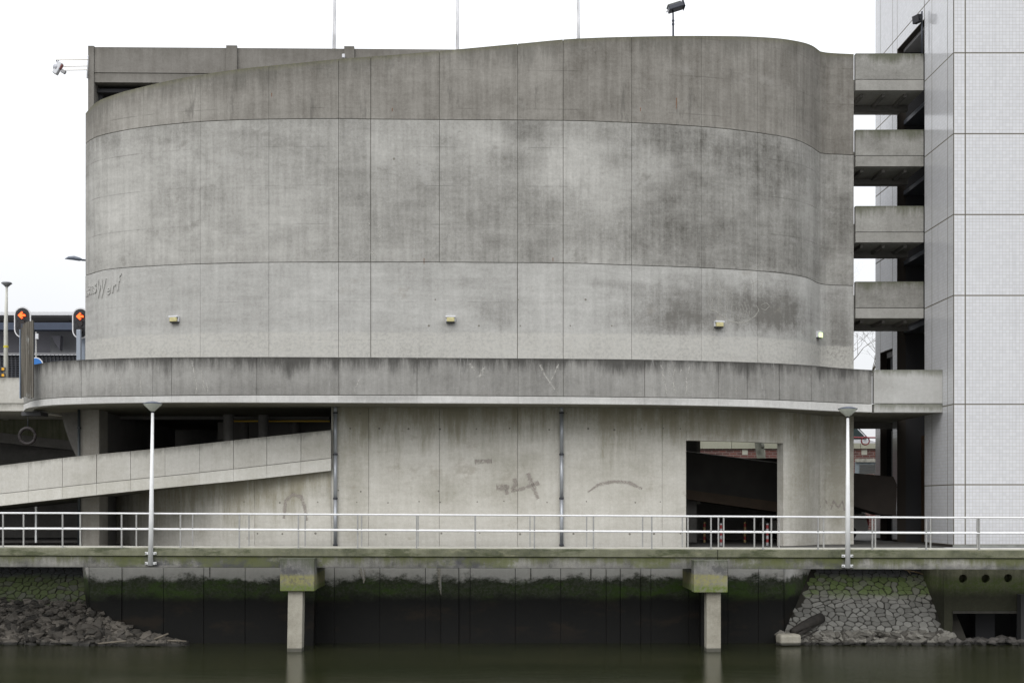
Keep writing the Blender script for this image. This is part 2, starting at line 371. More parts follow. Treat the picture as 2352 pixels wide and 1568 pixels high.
conc_core = simple('joint_core_concrete', (.20, .19, .165), .9)  # core concrete that shows in the panel joints
conc_quay = concrete('concrete_quay_wall', (.50,.49,.46), (.70,.69,.66), streak=.6, seed=57, panel=.05, rough=.7, bands=[
    (-1.13,.14,1.3,(.020,.028,.010),.97,'below'), (-1.35,.12,.9,(.035,.06,.008),.4,'below'), (-1.75,.22,.7,(.0065,.0066,.006),1.0,'below'), (-1.5,.55,.5,(.05,.105,.008),.65,'mid'), (-2.6,1.0,.5,(.022,.016,.010),.7,'mid')])
conc_deck = concrete('concrete_walkway_slab', (.07,.075,.04), (.25,.25,.18), streak=.6, mottle=1.9, seed=61, spots=.3, patches=[((.035,.045,.02), (.5,2,.5), .52, .7), ((.30,.29,.20), (1.2,3,1.2), .58, .5)], bands=[(-.05,.06,.25,(.075,.085,.03),.35,'below')])
conc_beam = concrete('concrete_walkway_beam', (.05,.05,.055), (.29,.285,.26), run=(.42,.85,(.10,.11,.042)), streak=1.0, mottle=2.0, seed=67, spots=.3, patches=[((.045,.046,.055), (.35,.6,.35), .5, .75), ((.11,.125,.045), (.45,.5,.45), .52, .7), ((.04,.045,.03), (3,1.2,3), .6, .6)], bands=[(-.6,.1,.5,(.06,.062,.07),.5,'below')])
conc_cap = concrete('concrete_pile_cap', (.08,.08,.08), (.27,.265,.245), run=(.5,.75,(.075,.085,.05)), streak=.6, mottle=1.2, seed=71, spots=.3, patches=[((.05,.05,.055), (1.5,1.5,1.5), .5, .6)], bands=[(-.86,.05,.25,(.25,.24,.085),.8,'below'), (-1.22,.08,.3,(.08,.135,.02),.75,'below')])
conc_pile = concrete('concrete_pile', (.22,.205,.165), (.46,.44,.375), streak=.3, seed=73, mottle=1.1, bands=[(-3.32,.03,.04,(.06,.06,.05),.9,'below')])
conc_far = concrete('concrete_coping', (.33,.33,.25), (.46,.46,.37), streak=.3, seed=77)

white_paint = simple('white_painted_steel', (.72,.73,.73), .35, 0, .05, 3)
rail_paint = simple('white_painted_rail', (.74,.745,.75), .3, 0, .06, 9)
post_paint = simple('galvanised_post', (.33,.33,.32), .45, .3, .12, 8)
galv = simple('galvanised_pipe', (.38,.40,.43), .42, .45, .18, 5, stretch=(1,1,.4))
dark_band = simple('dark_pipe_clamp', (.04,.042,.05), .5)
lamp_white = simple('lamp_housing', (.62,.63,.66), .4, 0, .08, 8)
lens_yel = simple('yellowed_lens', (.52,.47,.24), .3, 0, .15, 14)
black_p = simple('black_plastic', (.012,.012,.015), .35)
white_b = simple('white_border', (.72,.72,.74), .4)
navy = simple('navy_steel', (.035,.05,.085), .45, 0, .1, 2)
dark_steel = simple('dark_grey_steel', (.035,.04,.055), .5, 0, .1, 5)
wet_stone = None

# ------------------------------------------------------------ ground and water
WZ = -3.44
def flat(name, x0, x1, y0, y1, z, mat, kind='structure'):
    return mesh(name, [(x0,y0,z),(x1,y0,z),(x1,y1,z),(x0,y1,z)], [(0,1,2,3)], mat, kind=kind)
asphalt = concrete('asphalt_ground', (.045,.044,.042), (.11,.107,.10), streak=0, seed=81)
mesh('ground', [(-900,46,-.07),(-14.9,46,-.07),(-14.6,45.55,-.07),(10.0,45.55,-.07),(10.4,46,-.07),(900,46,-.07),(900,1500,-.07),(-900,1500,-.07)], [(0,1,2,3,4,5,6,7)], asphalt, kind='structure')
wm, t, b = new_mat('canal_water'); g = G(t)
b.inputs['Base Color'].default_value = (.021,.0235,.0105,1); b.inputs['Roughness'].default_value = .07; b.inputs['IOR'].default_value = 1.33
b.inputs['Specular IOR Level'].default_value = .5
tc = g.n('ShaderNodeTexCoord').outputs['Object']
w1 = g.noise(tc, (.9, 5, 1), 1, 5, .6); w2 = g.noise(tc, (4, 16, 1), 1, 4, .65, 3)
bp = g.n('ShaderNodeBump'); bp.inputs['Strength'].default_value = .24; bp.inputs['Distance'].default_value = .05
g.put(bp.inputs['Height'], g.m('ADD', w1, g.m('MULTIPLY', w2, .45))); g.put(b.inputs['Normal'], bp.outputs[0])
patch = g.noise(tc, (.12, .5, 1), 1, 5, .6, 8)
g.put(b.inputs['Base Color'], g.mix(g.ramp(patch, .35, .65), (.018,.0215,.009), (.027,.029,.0135)))
flat('water', -300, 300, -60, 50, WZ, wm)
flat('water_bed', -300, 300, -60, 60, WZ - 2.5, simple('silt', (.05,.045,.03), .9))

# ------------------------------------------------------------ ramp building
bld = thing('ramp_building', 'weathered grey concrete car park ramp building with curved windowless drum wall and bridges', 'building', (0, 0, 0))
bounds = [195,246,330,460,617.5,777.5,851.5,1009.5,1188.7,1293.5,1451,1611,1740,1829,1884,1961]
bold = {777.5:.010, 851.5:.013, 1188.7:.010, 1293.5:.010, 1884:.002, 1829:.003, 246:.003, 330:.003, 460:.004, 617.5:.006, 1611:.004, 1740:.006}
def panels(name, cv, bs, yt, yb, mat, bld, zgap=.012, **kw):
    for i in range(len(bs)-1):
        t0 = 0. if (bs[i] == 195) else cv.T(bs[i]); t1 = cv.T(bs[i+1])
        o = strip(name, cv, t0, t1, yt, yb, mat, bld, gap=bold.get(bs[i], .0045), zgap=zgap, **kw)
panels('wall_panel', drum, bounds, y_top, y_j1, conc_top, bld)
panels('wall_panel', drum, [195,246,460,617.5,777.5,851.5,1009.5,1188.7,1293.5,1451,1611,1740,1829,1884,1961], y_j1, y_j2, conc_mid, bld)
panels('wall_panel', drum, [195,460,617.5,777.5,851.5,1188.7,1293.5,1451,1611,1740,1829,1884,1961], y_j2, lambda x: np.full(np.shape(x), 925.), conc_low, bld)
# the wall behind the facing, and the hidden back of the drum
strip('wall_core', drum, 0, drum.t[-1], lambda x: y_top(x) + 2.5, 5.0, conc_core, bld, thick=.28, off=-.05)
xL = float(drum.p[0, 0]); xR = float(drum.p[-1, 0])
box('rear_wall', xL, xR, 60, 60.3, 5.2, 17.6, conc_roof, bld)
box('side_wall', xR-.33, xR-.05, 49.7, 60, -.06, 15.0, conc_in, bld)
box('side_wall', xL-.02, xL+.26, 54.02, 60, 5.0, 17.6, conc_roof, bld)
mesh('roof_slab', [(xL,53,15.6),(-15.6,50,15.6),(-12,47.4,15.6),(0,46.6,15.6),(10,48.2,15.6),(xR,50.6,15.6),(xR,59.9,15.6),(xL,59.9,15.6)], [tuple(range(8))], conc_roof, bld)
# lower wall of the drum with the doorway opening
yl = lambda x: np.full(np.shape(x), 925.)
ramp_b = pchip([0,125,350,588,760.6],[1161.6,1147.5,1123.3,1100,1080.7])
def y_lowtop(x): return np.where(np.asarray(x) < 760.6, ramp_b(x) - 14, 925.)
zs = -.06
basel = Curve([(229,51.0),(300,49.0),(400,47.4),(500,46.3),(600,45.75),(690,45.47),(760.6,45.4)])
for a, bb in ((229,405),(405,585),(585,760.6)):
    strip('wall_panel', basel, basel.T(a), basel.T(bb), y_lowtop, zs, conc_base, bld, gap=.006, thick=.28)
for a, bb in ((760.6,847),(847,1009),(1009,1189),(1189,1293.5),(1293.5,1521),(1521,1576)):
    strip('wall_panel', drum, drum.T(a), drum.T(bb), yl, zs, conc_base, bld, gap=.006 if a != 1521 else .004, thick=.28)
y_lint = pchip([1576,1700,1800],[1011,1013.5,1017.5])
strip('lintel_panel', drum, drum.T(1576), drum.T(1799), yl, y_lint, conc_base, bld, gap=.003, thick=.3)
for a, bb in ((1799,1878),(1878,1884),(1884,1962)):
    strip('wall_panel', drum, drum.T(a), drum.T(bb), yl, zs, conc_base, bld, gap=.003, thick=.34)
# formwork tie holes, as small recessed plugs
def discs(pts, r=.045):
    CV = lambda px: basel if px < 760 else drum
    V = []; Fc = []
    for px, py in pts:
        cv_ = CV(px) if py > 1000 else drum; c = cv_.pt(px, py, .003); X, Y, nx, ny, a, _ = cv_.at(cv_.T(px)); tx = Vector((-ny, nx, 0)); n0 = len(V)
        rr = r * random.uniform(.6, 1.1)
        for k in range(8):
            q = 2*math.pi*k/8; V.append(tuple(c + tx*math.cos(q)*rr + Vector((0,0,1))*math.sin(q)*rr))
        for k in range(8):
            q = 2*math.pi*k/8; V.append(tuple(c + Vector((float(nx), float(ny), 0))*-.012 + tx*math.cos(q)*rr + Vector((0,0,1))*math.sin(q)*rr))
        Fc.append(tuple(n0+k for k in range(8))); Fc += [(n0+k, n0+8+k, n0+8+(k+1)%8, n0+(k+1)%8) for k in range(8)]
    return V, Fc
tp = []
for yy, xs in ((985,[806,870,938,1014,1098,1174,1262,1354,1410,1472,1520,1560]),(1033,[]),(1127,[780,830,1010]),(950,[826,1300,1555]),
               (1225,[590,650,725,770,824,886,1012,1098,1195,1320,1450,1500,1560]), (1152,[410,560,640,730,823,890,960,1012,1100,1160,1260,1350,1460,1520])):
    tp += [(x + random.uniform(-4, 4), yy + random.uniform(-2, 2)) for x in xs]
tp = [(a, c if a > 770 else max(c, float(ramp_b(a)) + 12)) for a, c in tp]
for r_, xs in ((607,[]),(748,[985,1100,1195,1310,1405]),(688,[1000,1190,1345]),(365,[905,1160])): tp += [(x, r_) for x in xs]
v, f = discs(tp, .04); mesh('tie_hole', v, f, simple('mortar_plug', (.19,.18,.155), .9), bld, kind='stuff')

# faded drawings, lime washes and scrubbed graffiti: thin films lying on the walls
def film_mat(name, c, alpha, thr=.45, sc=9):
    m, t, b = new_mat(name); g = G(t)
    A = g.n('ShaderNodeAttribute', attribute_name='arc').outputs['Vector']
    e = g.n('ShaderNodeAttribute', attribute_name='drop').outputs['Fac']
    k = g.ramp(g.noise(A, (sc, sc*.7, sc), 1, 5, .75), thr-.12, thr+.12)
    k = g.m('MULTIPLY', g.m('MULTIPLY', k, g.ramp(e, 0, .8)), alpha)
    b.inputs['Base Color'].default_value = (*c, 1); b.inputs['Roughness'].default_value = .9; g.put(b.inputs['Alpha'], k)
    return m
def ribbon(name, cv, pts, mat, parent, off=.004, jit=.25):
    P_ = [(a, c, w) for a, c, w in pts]; Q = []
    for i in range(len(P_)-1):
        n = max(2, int(math.hypot(P_[i+1][0]-P_[i][0], P_[i+1][1]-P_[i][1]) / 3))
        for k in range(n): u = k/n; Q.append(tuple(P_[i][j]*(1-u) + P_[i+1][j]*u for j in range(3)))
    Q.append(P_[-1]); V = []; D = []; A = []; Fc = []
    for i, (a, c, w) in enumerate(Q):
        j = min(i+1, len(Q)-1); k = max(i-1, 0); dx, dy = Q[j][0]-Q[k][0], Q[j][1]-Q[k][1]; l = math.hypot(dx, dy) or 1
        w2 = w * (1 + random.uniform(-jit, jit))
        for e, dd in ((-1, 0), (0, 1), (1, 0)):
            p = cv.pt(a - dy/l*w2*.5*e, c + dx/l*w2*.5*e, off); V.append(tuple(p)); D.append(dd); A.append((p.x, p.z, p.y))
    for i in range(len(Q)-1):
        for e in (0, 1): Fc.append((i*3+e, i*3+e+1, i*3+e+4, i*3+e+3))
    return V, Fc, D, A
def ribbons(name, cv, lst, mat, parent, off=.004, one=False):
    V = []; Fc = []; D = []; A = []
    for pts in lst:
        v, f, d, a = ribbon(name, cv, pts, mat, parent, off)
        if not one: mesh(name, v, f, mat, parent, arc=a, drop=d); continue
        n = len(V); V += v; D += d; A += a; Fc += [tuple(i+n for i in q) for q in f]
    if one: return mesh(name, V, Fc, mat, parent, arc=A, drop=D)
chalk = film_mat('chalk_film', (.46,.45,.41), .62, .38)
lime = film_mat('lime_film', (.50,.49,.455), .75, .47, 10)
tagfilm = film_mat('scrubbed_paint_film', (.36,.325,.295), .6, .40, 7)
arcs = [[(1622,709,3),(1640,712,4),(1660,725,5),(1675,737,6),(1695,741,5),(1715,739,4),(1735,725,4),(1743,712,4),(1737,700,3)]]
for x, a0, a1 in ((1628,648,706),(1636,655,716),(1650,640,722),(1657,646,712),(1667,662,724),(1672,655,716),(1681,660,728),(1691,698,736),(1699,694,738),(1706,696,736),(1713,694,736),(1721,698,733),(1712,650,672),(1730,640,690)):
    arcs.append([(x-3, a0, 1.6),(x+2, a0+(a1-a0)*.4, 2.2),(x-1, a0+(a1-a0)*.7, 2.2),(x, a1, 1.6)])
arcs += [[(1722,655,2),(1740,645,2),(1752,650,2),(1745,662,2)],[(1748,700,2),(1760,695,2.5),(1768,703,2),(1758,712,2.5),(1748,708,2)],[(1730,620,2),(1745,607,2.5),(1756,600,2)]]
ribbons('chalk_drawing', drum, arcs, chalk, bld, one=True)
ribbons('scrubbed_graffiti', drum, [[(1182,1098,13.3),(1184,1112,15.2),(1176,1124,11.4)],[(1174,1128,9.5),(1200,1122,11.4),(1238,1108,15.2)],[(1212,1086,17.1),(1222,1112,15.2),(1236,1145,11.4)],
    [(1140,1120,19.2),(1170,1118,16.8)],[(1350,1130,5.7),(1375,1112,9.5),(1410,1105,11.4),(1445,1108,11.4),(1475,1122,7.6)],[(1160,1112,9.5),(1165,1135,15.2)],[(652,1190,7.6),(656,1150,7.6),(672,1135,9.5),(692,1140,9.5),(700,1165,9.5),(704,1195,7.6)] if False else [(1090,1060,15.2),(1130,1058,15.2)],
    [(1885,1165,7.6),(1895,1148,7.6),(1905,1160,7.6),(1900,1172,5.7)],[(1908,1170,5.7),(1915,1150,7.6),(1925,1165,7.6),(1935,1150,5.7),(1940,1172,5.7)]], tagfilm, bld)
ribbons('scrubbed_graffiti', basel, [[(652,1190,9.5),(656,1150,11.4),(672,1135,13.3),(692,1140,13.3),(700,1165,11.4),(704,1195,9.5)]], tagfilm, bld)
ribbons('lime_wash', para, [[(441,828,4),(446,860,6),(452,885,5),(450,904,4)],[(462,850,3),(468,880,6),(470,902,5)],[(474,875,3),(478,900,5)],[(828,862,2),(822,880,5),(811,902,4)],
    [(1240,838,7),(1252,862,8),(1268,885,6),(1282,906,4)],[(1283,836,6),(1272,860,5),(1266,872,3)],[(1518,838,4),(1524,865,7),(1532,905,6)],[(1535,845,3),(1538,862,3)],[(1550,845,5),(1545,870,6),(1551,903,4)],
    [(1560,862,3),(1568,842,4)],[(1584,840,4),(1577,870,5),(1577,905,8)],[(1604,862,2),(1612,880,5)],[(1112,842,9),(1106,858,14),(1100,866,9)],[(1078,835,12),(1090,850,7)],[(275,870,5),(277,902,6)],[(322,860,3),(324,903,5)],[(1690,880,2),(1692,905,3)],[(1890,870,2),(1892,905,3)]], lime, bld)
rust = film_mat('rust_film', (.22,.085,.03), .85, .3)
ribbons('rust_streak', drum, [[(1554,225,3),(1553,250,2)],[(1471,248,3),(1471,256,2)],[(624,214,3),(624,222,2)],[(901,248,3),(901,256,2)],[(974,593,2.5),(974,607,1.5)],[(1270,592,2.5),(1270,600,2)],[(1879,323,2),(1879,333,2)]], rust, bld)
ribbons('patched_spall', drum, [[(866,508,2),(871,520,6),(873,540,9),(873,555,6)],[(849,575,4),(856,583,12),(866,588,8)],[(846,505,3),(848,515,5)]], lime, bld)

# raised lettering on the drum
def letters():
    M = simple('letter_concrete', (.42,.415,.395), .85, 0, .08, 5)
    def one(ch, pa, pb_, yb_, hpx, shear):
        c = bpy.data.curves.new('letter', 'FONT'); c.body = ch; c.size = 1; c.extrude = .05; c.offset = .018; c.shear = shear; c.resolution_u = 4
        o = bpy.data.objects.new('tmp', c); col.objects.link(o); dg = bpy.context.evaluated_depsgraph_get()
        me = bpy.data.meshes.new_from_object(o.evaluated_get(dg)); bpy.data.objects.remove(o); bpy.data.curves.remove(c)
        xs = [v.co.x for v in me.vertices]; ys = [v.co.y for v in me.vertices]; x0 = min(xs); y0 = min(ys); s0 = drum.arc(pa); s1 = drum.arc(pb_); kx = (s1-s0)/(max(xs)-x0)
        Yd = float(drum.at(drum.T(pa))[1]); kz = hpx*Yd/F/(max(ys)-y0); z0 = Z_(yb_, Yd)
        V = []
        for v in me.vertices:
            ss = s0 + (v.co.x-x0)*kx; t = np.interp(ss, drum.s, drum.t); X, Y, nx, ny, _, _ = drum.at(t); o_ = .012 + v.co.z*.4
            V.append((float(X+nx*o_), float(Y+ny*o_), z0 + (v.co.y-y0)*kz))
        f = [tuple(p.vertices) for p in me.polygons]; bpy.data.meshes.remove(me)
        mesh('letter', V, f, M, bld)
    seq = [('f',269.5,279.5,667,40,.35),('r',257.5,266.5,672.5,21,.3),('e',246,254,677,18,.2),('W',225,245,685,43,.32),('s',216.5,222.5,673.5,23,.1),('m',208.5,216,677,23,0),('e',203.5,207.8,677,23,0),
           ('l',201.6,202.8,680,36,0),('l',199.8,201,681,36,0),('i',198.3,199.3,681,34,0)]
    for ch, pa, pb_, yb_, h, sh in seq: one(ch, pa, pb_, yb_, h, sh)
letters()

# roof parapet block behind the curved wall, upper left
d0 = 50.3
zt, zb, zj = Z_(106.5, d0), Z_(189, d0), Z_(167.5, d0)
x0, x1, xe = X_(203, d0), X_(217, d0), X_(1130, d0)
slope = lambda x: -.11*(x - x0)/(xe - x0)
def sl_box(name, xa, xb, ya, yb, za, zb_, mat, par):
    v, f = box_vf(xa, xb, ya, yb, za, zb_); v = [(x, y, z + slope(x)) for x, y, z in v]; return mesh(name, v, f, mat, par)
sl_box('roof_pier', x0, x1-.01, d0-.05, d0+.5, 14, zt, conc_roof, bld)
sl_box('roof_parapet', x1, xe, d0, d0+.3, zj+.015, zt-.03, conc_roof, bld)
sl_box('roof_slab_edge', x1, xe, d0, d0+.3, zb, zj-.015, conc_roof, bld)
sl_box('roof_deck', x1, xe, d0+.3, 60, zb, zj-.02, conc_roof, bld)
sl_box('roof_side_wall', x0, x0+.2, d0+.5, 60, zb-.5, zt-.02, conc_roof, bld)
for a, c in ((907,950),(1378,1418)):
    sl_box('roof_buttress', X_(a/1.7415, d0), X_(c/1.7415, d0), d0-.12, d0-.01, zb, zt+.03, conc_roof, bld)
dark_rf = simple('roof_void_shade', (.03,.03,.033), .9)  # shade of the roof recess put into a near-black colour
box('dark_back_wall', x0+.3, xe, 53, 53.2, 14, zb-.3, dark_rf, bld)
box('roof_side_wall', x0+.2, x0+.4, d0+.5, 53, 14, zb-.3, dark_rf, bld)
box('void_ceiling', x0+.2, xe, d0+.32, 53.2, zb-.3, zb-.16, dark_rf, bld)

# outer ramp lane: parapet, slab edge, soffit
pb = [54,120,187,351,394,590,778,958,1190,1293.5,1481,1650,1716,1790,1864,2003]
jt = {187:.006,394:.009,778:.009,1293.5:.012,1716:.011,1790:.011}
for i in range(len(pb)-1):
    t0 = para.T(pb[i]) if i else 0.
    strip('parapet_panel', para, t0, para.T(pb[i+1]), yp_top, yp_j, conc_para, bld, gap=jt.get(pb[i], .005), zgap=.012, thick=.22)
    strip('slab_edge_panel', para, t0, para.T(pb[i+1]), yp_j, yp_b, conc_edge, bld, gap=.003, zgap=.012, thick=.3, off=.006)
strip('parapet_core', para, 0, para.t[-1], lambda x: yp_top(x)+3, lambda x: yp_b(x)-3, conc_core, bld, thick=.12, off=-.05)
# slab underside
n = 160; tt = np.linspace(0, para.t[-1], n); X, Y, nx, ny, s, px = para.at(tt)
pq = np.maximum(px, 54); Yq = np.where(tt < para.nlead, para.p[para.nlead, 1], Y); pq = np.where(tt < para.nlead, 54, pq)
zz = Z_(yp_b(pq), Yq) + .015
V = []; A = []
for k in range(n):
    back = 59.8 if X[k] < 13.2 else 53.0
    V += [(X[k]-nx[k]*.02, Y[k]-ny[k]*.02, zz[k]), (X[k], max(back, Y[k]+.5), zz[k]), (X[k]-nx[k]*.3, Y[k]-ny[k]*.3, zz[k]+.3), (X[k], max(back, Y[k]+.5), zz[k]+.3)]
Fc = []
for k in range(n-1):
    a, b_ = 4*k, 4*k+4; Fc += [(a, b_, b_+1, a+1), (a+2, a+3, b_+3, b_+2), (a+1, b_+1, b_+3, a+3)]
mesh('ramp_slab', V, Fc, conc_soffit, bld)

# interior seen under the slab
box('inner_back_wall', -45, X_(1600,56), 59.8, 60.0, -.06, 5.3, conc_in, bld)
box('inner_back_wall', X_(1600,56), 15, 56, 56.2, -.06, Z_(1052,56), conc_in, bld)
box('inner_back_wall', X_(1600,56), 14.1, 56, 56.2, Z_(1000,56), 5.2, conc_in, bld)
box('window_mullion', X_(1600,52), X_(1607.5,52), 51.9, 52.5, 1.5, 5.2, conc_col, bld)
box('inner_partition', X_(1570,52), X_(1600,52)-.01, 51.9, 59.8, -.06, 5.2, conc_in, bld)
# descending inner ramp behind the doorway
def quadslab(name, pts, d0, d1, mat, par): return prism(name, [(X_(a, d0), Z_(c, d0)) for a, c in pts], d0, d1, mat, par)
dark_in = simple('doorway_shade_concrete', (.045,.042,.038), .9, 0, .2, 1.5)  # doorway gloom put into the concrete colour
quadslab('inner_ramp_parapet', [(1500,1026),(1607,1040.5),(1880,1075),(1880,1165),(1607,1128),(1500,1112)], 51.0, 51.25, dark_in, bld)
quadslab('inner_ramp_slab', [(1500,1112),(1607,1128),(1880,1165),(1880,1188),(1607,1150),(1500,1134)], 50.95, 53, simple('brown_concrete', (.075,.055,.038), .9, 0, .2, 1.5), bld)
quadslab('inner_ramp_lit_edge', [(1500,1024.5),(1607,1039),(1880,1073.5),(1880,1075),(1607,1040.5),(1500,1026)], 50.98, 51.28, conc_edge, bld)  # pale strip paints the lit top edge of the inner ramp
for a, c, d in ((513,537,49.4),(593,617,49.6),(550,572,51.4),(665,690,51.8)):
    xa, xb = X_(a, d), X_(c, d); v, f = lathe_vf([((xb-xa)/2, 0), ((xb-xa)/2, 5.25)], 16, ((xa+xb)/2, d, -.06)); mesh('inner_column', v, f, conc_in, bld, smooth=False)
box('inner_beam', X_(250,50.5), X_(757,50.5), 50.4, 50.8, Z_(963,50.4), 5.2, conc_in, bld)
box('inner_spandrel', X_(500,52.5), X_(770,52.5), 52.5, 52.7, Z_(1010,52.5), Z_(969,52.5), simple('dim_wall', (.22,.21,.19), .9), bld)
box('yellow_strip', X_(530,50.3), X_(757,50.3), 50.3, 50.39, Z_(968.5,50.3), Z_(965,50.3), simple('yellow_paint', (.75,.48,.03), .5), bld)

# column and bracket, lower left
box('column', X_(185,47), X_(228,47), 47, 48.05, -.06, 5.25, conc_col, bld, bev=.03)
prism('bracket_wall', [(X_(140,48.4), Z_(945,48.4)), (X_(190,48.4), Z_(945,48.4)), (X_(190,48.4), Z_(1060,48.4)), (X_(176,48.4), Z_(1050,48.4)), (X_(160,48.4), Z_(1015,48.4)), (X_(148,48.4), Z_(980,48.4))], 48.4, 52, conc_in, bld)
box('inner_side_wall', X_(228,48.1), X_(235,48.1), 48.1, 59, -.06, 5.2, conc_in, bld)

# straight exit ramp, lower left
rt = pchip([-400,0,187.6,345,588,760.6],[1113,1067.8,1045.7,1030.7,1004.4,986.5])
rj = pchip([-400,0,217.6,485,588,760.6],[1175,1133.3,1109.5,1082,1070.8,1051.5])
rb = pchip([-400,0,125,350,588,760.6],[1204,1161.6,1147.5,1123.3,1100,1080.7])
exit_c = Curve([(-400,45.12),(760.6,45.12)])
eb = [-400,-60,66,143,222,300,379,458,536,613,691,760.3]
for i in range(len(eb)-1):
    gp = .011 if eb[i] in (143,222,536,691) else .005
    strip('ramp_parapet_panel', exit_c, exit_c.T(eb[i]), exit_c.T(eb[i+1]), rt, rj, conc_ramp, bld, gap=gp, zgap=.01, thick=.2)
    strip('ramp_edge_panel', exit_c, exit_c.T(eb[i]), exit_c.T(eb[i+1]), rj, rb, conc_ramp_edge, bld, gap=gp*.5, zgap=.01, thick=.2, off=.006)
strip('ramp_core', exit_c, exit_c.T(-400), exit_c.T(759), lambda x: rt(x)+3, lambda x: rb(x)-3, conc_core, bld, thick=.1, off=-.06)
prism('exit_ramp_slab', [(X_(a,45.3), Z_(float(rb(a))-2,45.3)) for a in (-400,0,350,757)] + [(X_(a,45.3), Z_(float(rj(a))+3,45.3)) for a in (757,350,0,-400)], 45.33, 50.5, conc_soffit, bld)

# bridges to the tower
BD = 49.35; bx0, bx1 = X_(1965.5, BD), X_(2122, BD) - .012
for yt_, yj_, yb_ in ((123,183,207.5),(298,357.8,382),(473,533,556.5),(646.5,707,730.5)):
    z1, z2, z3 = Z_(yt_, BD), Z_(yj_, BD), Z_(yb_, BD)
    box('bridge_parapet', bx0, bx1, BD, BD+.22, z2+.012, z1, conc_bridge, bld)
    box('bridge_slab', bx0, bx1, BD, 52.5, z3, z2-.012, conc_bridge_slab, bld)
    box('bridge_parapet', bx0, bx1, 52.3, 52.5, z2, z1-.05, conc_bridge, bld)
    for k in range(3): box('bridge_rib', bx0+.3+k*.85, bx0+.42+k*.85, 49.8, 51.2, z3-.12, z3+.01, conc_in, bld)
    box('bridge_beam', bx0, bx1, 51.2, 51.5, z3-.22, z3+.01, conc_in, bld)
    box('bridge_floor', xR-1.2, bx0, 50.4, 52.5, z3, z2-.02, conc_in, bld)
LD = 47.3; lx0, lx1 = X_(2007.5, LD), X_(2165, LD)
box('bridge_parapet', lx0, lx1, LD, LD+.22, Z_(926.5,LD)+.012, Z_(849,LD), conc_bridge_pale, bld)
box('bridge_slab', lx0, lx1, LD-.004, LD+.5, Z_(946.5,LD), Z_(926.5,LD)-.012, conc_bridge_pale, bld)
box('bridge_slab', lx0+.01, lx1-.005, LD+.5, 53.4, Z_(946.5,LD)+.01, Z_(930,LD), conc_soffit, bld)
box('bridge_beam', xR-.04, 17.4, 53.4, 53.9, Z_(983,53.4), 5.2, conc_in, bld)
# ramp passing under the lower bridge
quadslab('low_ramp_parapet', [(1900,1083),(1965,1086),(2052,1094),(2060,1112),(2058,1183),(2030,1182),(1965,1163),(1900,1152)], 51.6, 53.2, simple('dark_brown_concrete', (.035,.028,.023), .9, 0, .2, 1.2), bld)

# ------------------------------------------------------------ left approach ramp and pier board
appr = thing('approach_ramp', 'plain grey concrete parapet of the approach ramp at the left edge of the photo', 'ramp')
da = 50.2
box('parapet', -40, X_(60,da), da, da+.25, Z_(926.4,da)+.015, Z_(867,da), conc_ramp, appr)
box('slab_edge', -40, X_(60,da), da-.01, da+5, Z_(943.5,da), Z_(926.4,da)-.01, conc_ramp, appr)
quadslab('lower_parapet', [(-600,900),(200,930),(200,1016),(158,1011),(0,993),(-600,940)], 57.2, 57.5, concrete('mossy_parapet', (.10,.11,.055), (.25,.25,.19), streak=1.6, seed=83), appr)
quadslab('lower_slab', [(-600,940),(0,993),(158,1011),(200,1016),(200,1040),(158,1032),(0,1016),(-600,960)], 57.1, 59.5, conc_in, appr)

box('lower_wall', -45, X_(215,58), 59.2, 59.4, -.06, Z_(1030,58), conc_in, appr)
box('lower_floor_slab', -45, X_(120,54), 52.5, 59.1, 2.3, 2.6, conc_in, appr)
fm, t, b = new_mat('weathered_timber'); g = G(t)
A = g.n('ShaderNodeAttribute', attribute_name='arc').outputs['Vector']
w = g.noise(A, (26, .5, 26), 1, 5, .7); w2 = g.noise(A, (6, .9, 6), 1, 5, .7, 4)
c = g.mix(g.ramp(w, .35, .65), (.045,.04,.032), (.17,.155,.13)); c = g.mix(g.ramp(w2, .55, .68, 0, .7), c, (.36,.37,.36))
g.put(b.inputs['Base Color'], c); b.inputs['Roughness'].default_value = .9
fd = thing('timber_fender', 'tall weathered timber board fender standing at the rounded parapet end, left', 'fender')
fx = [X_(47,44.9) + k*.062 for k in range(8)]
for k in range(7):
    top = [752,744,741,739,738,737,735][k]; th = k/6*math.pi*.55
    y0_ = 44.9 + .16*(1-math.sin(th+.45))*.6
    box('plank', fx[k]+.003, fx[k+1]-.003, y0_, y0_+.09, Z_(912,44.9)+.04*math.sin(k), Z_(top,44.9), fm, fd)
box('backing_plate', X_(45,45.05), X_(47,45.05), 45.03, 45.2, Z_(914,45), Z_(756,45), simple('blue_grey_steel', (.22,.27,.34), .5, .2), fd)
box('backing_plate', X_(47,45.1), X_(76,45.1), 45.12, 45.2, Z_(908,45), Z_(742,45), dark_steel, fd)

# hanging rings
def ring_vf(c, r, tr, n=22, m=6):
    pts = [(c[0]+r*math.cos(2*math.pi*k/n), c[1], c[2]+r*math.sin(2*math.pi*k/n)) for k in range(n+1)]
    return tube_vf(pts, tr, m, False)
hr = thing('hanging_ring', 'dark ring hanging on a thin rod under the rounded slab end', 'ring')
dk = 46.9; v, f = ring_vf(P(63,1001,dk), .29, .062); mesh('ring', v, f, simple('dark_rubber', (.025,.02,.02), .7), hr, smooth=True)
tube('rod', [P(64,945,dk), P(64,988,dk)], .014, dark_steel, hr)
box('bearing_plate', X_(56,47.0), X_(100,47.0), 46.7, 47.5, Z_(955,47), Z_(946,47)-.01, simple('steel_plate_dark', (.06,.06,.065), .6), hr)

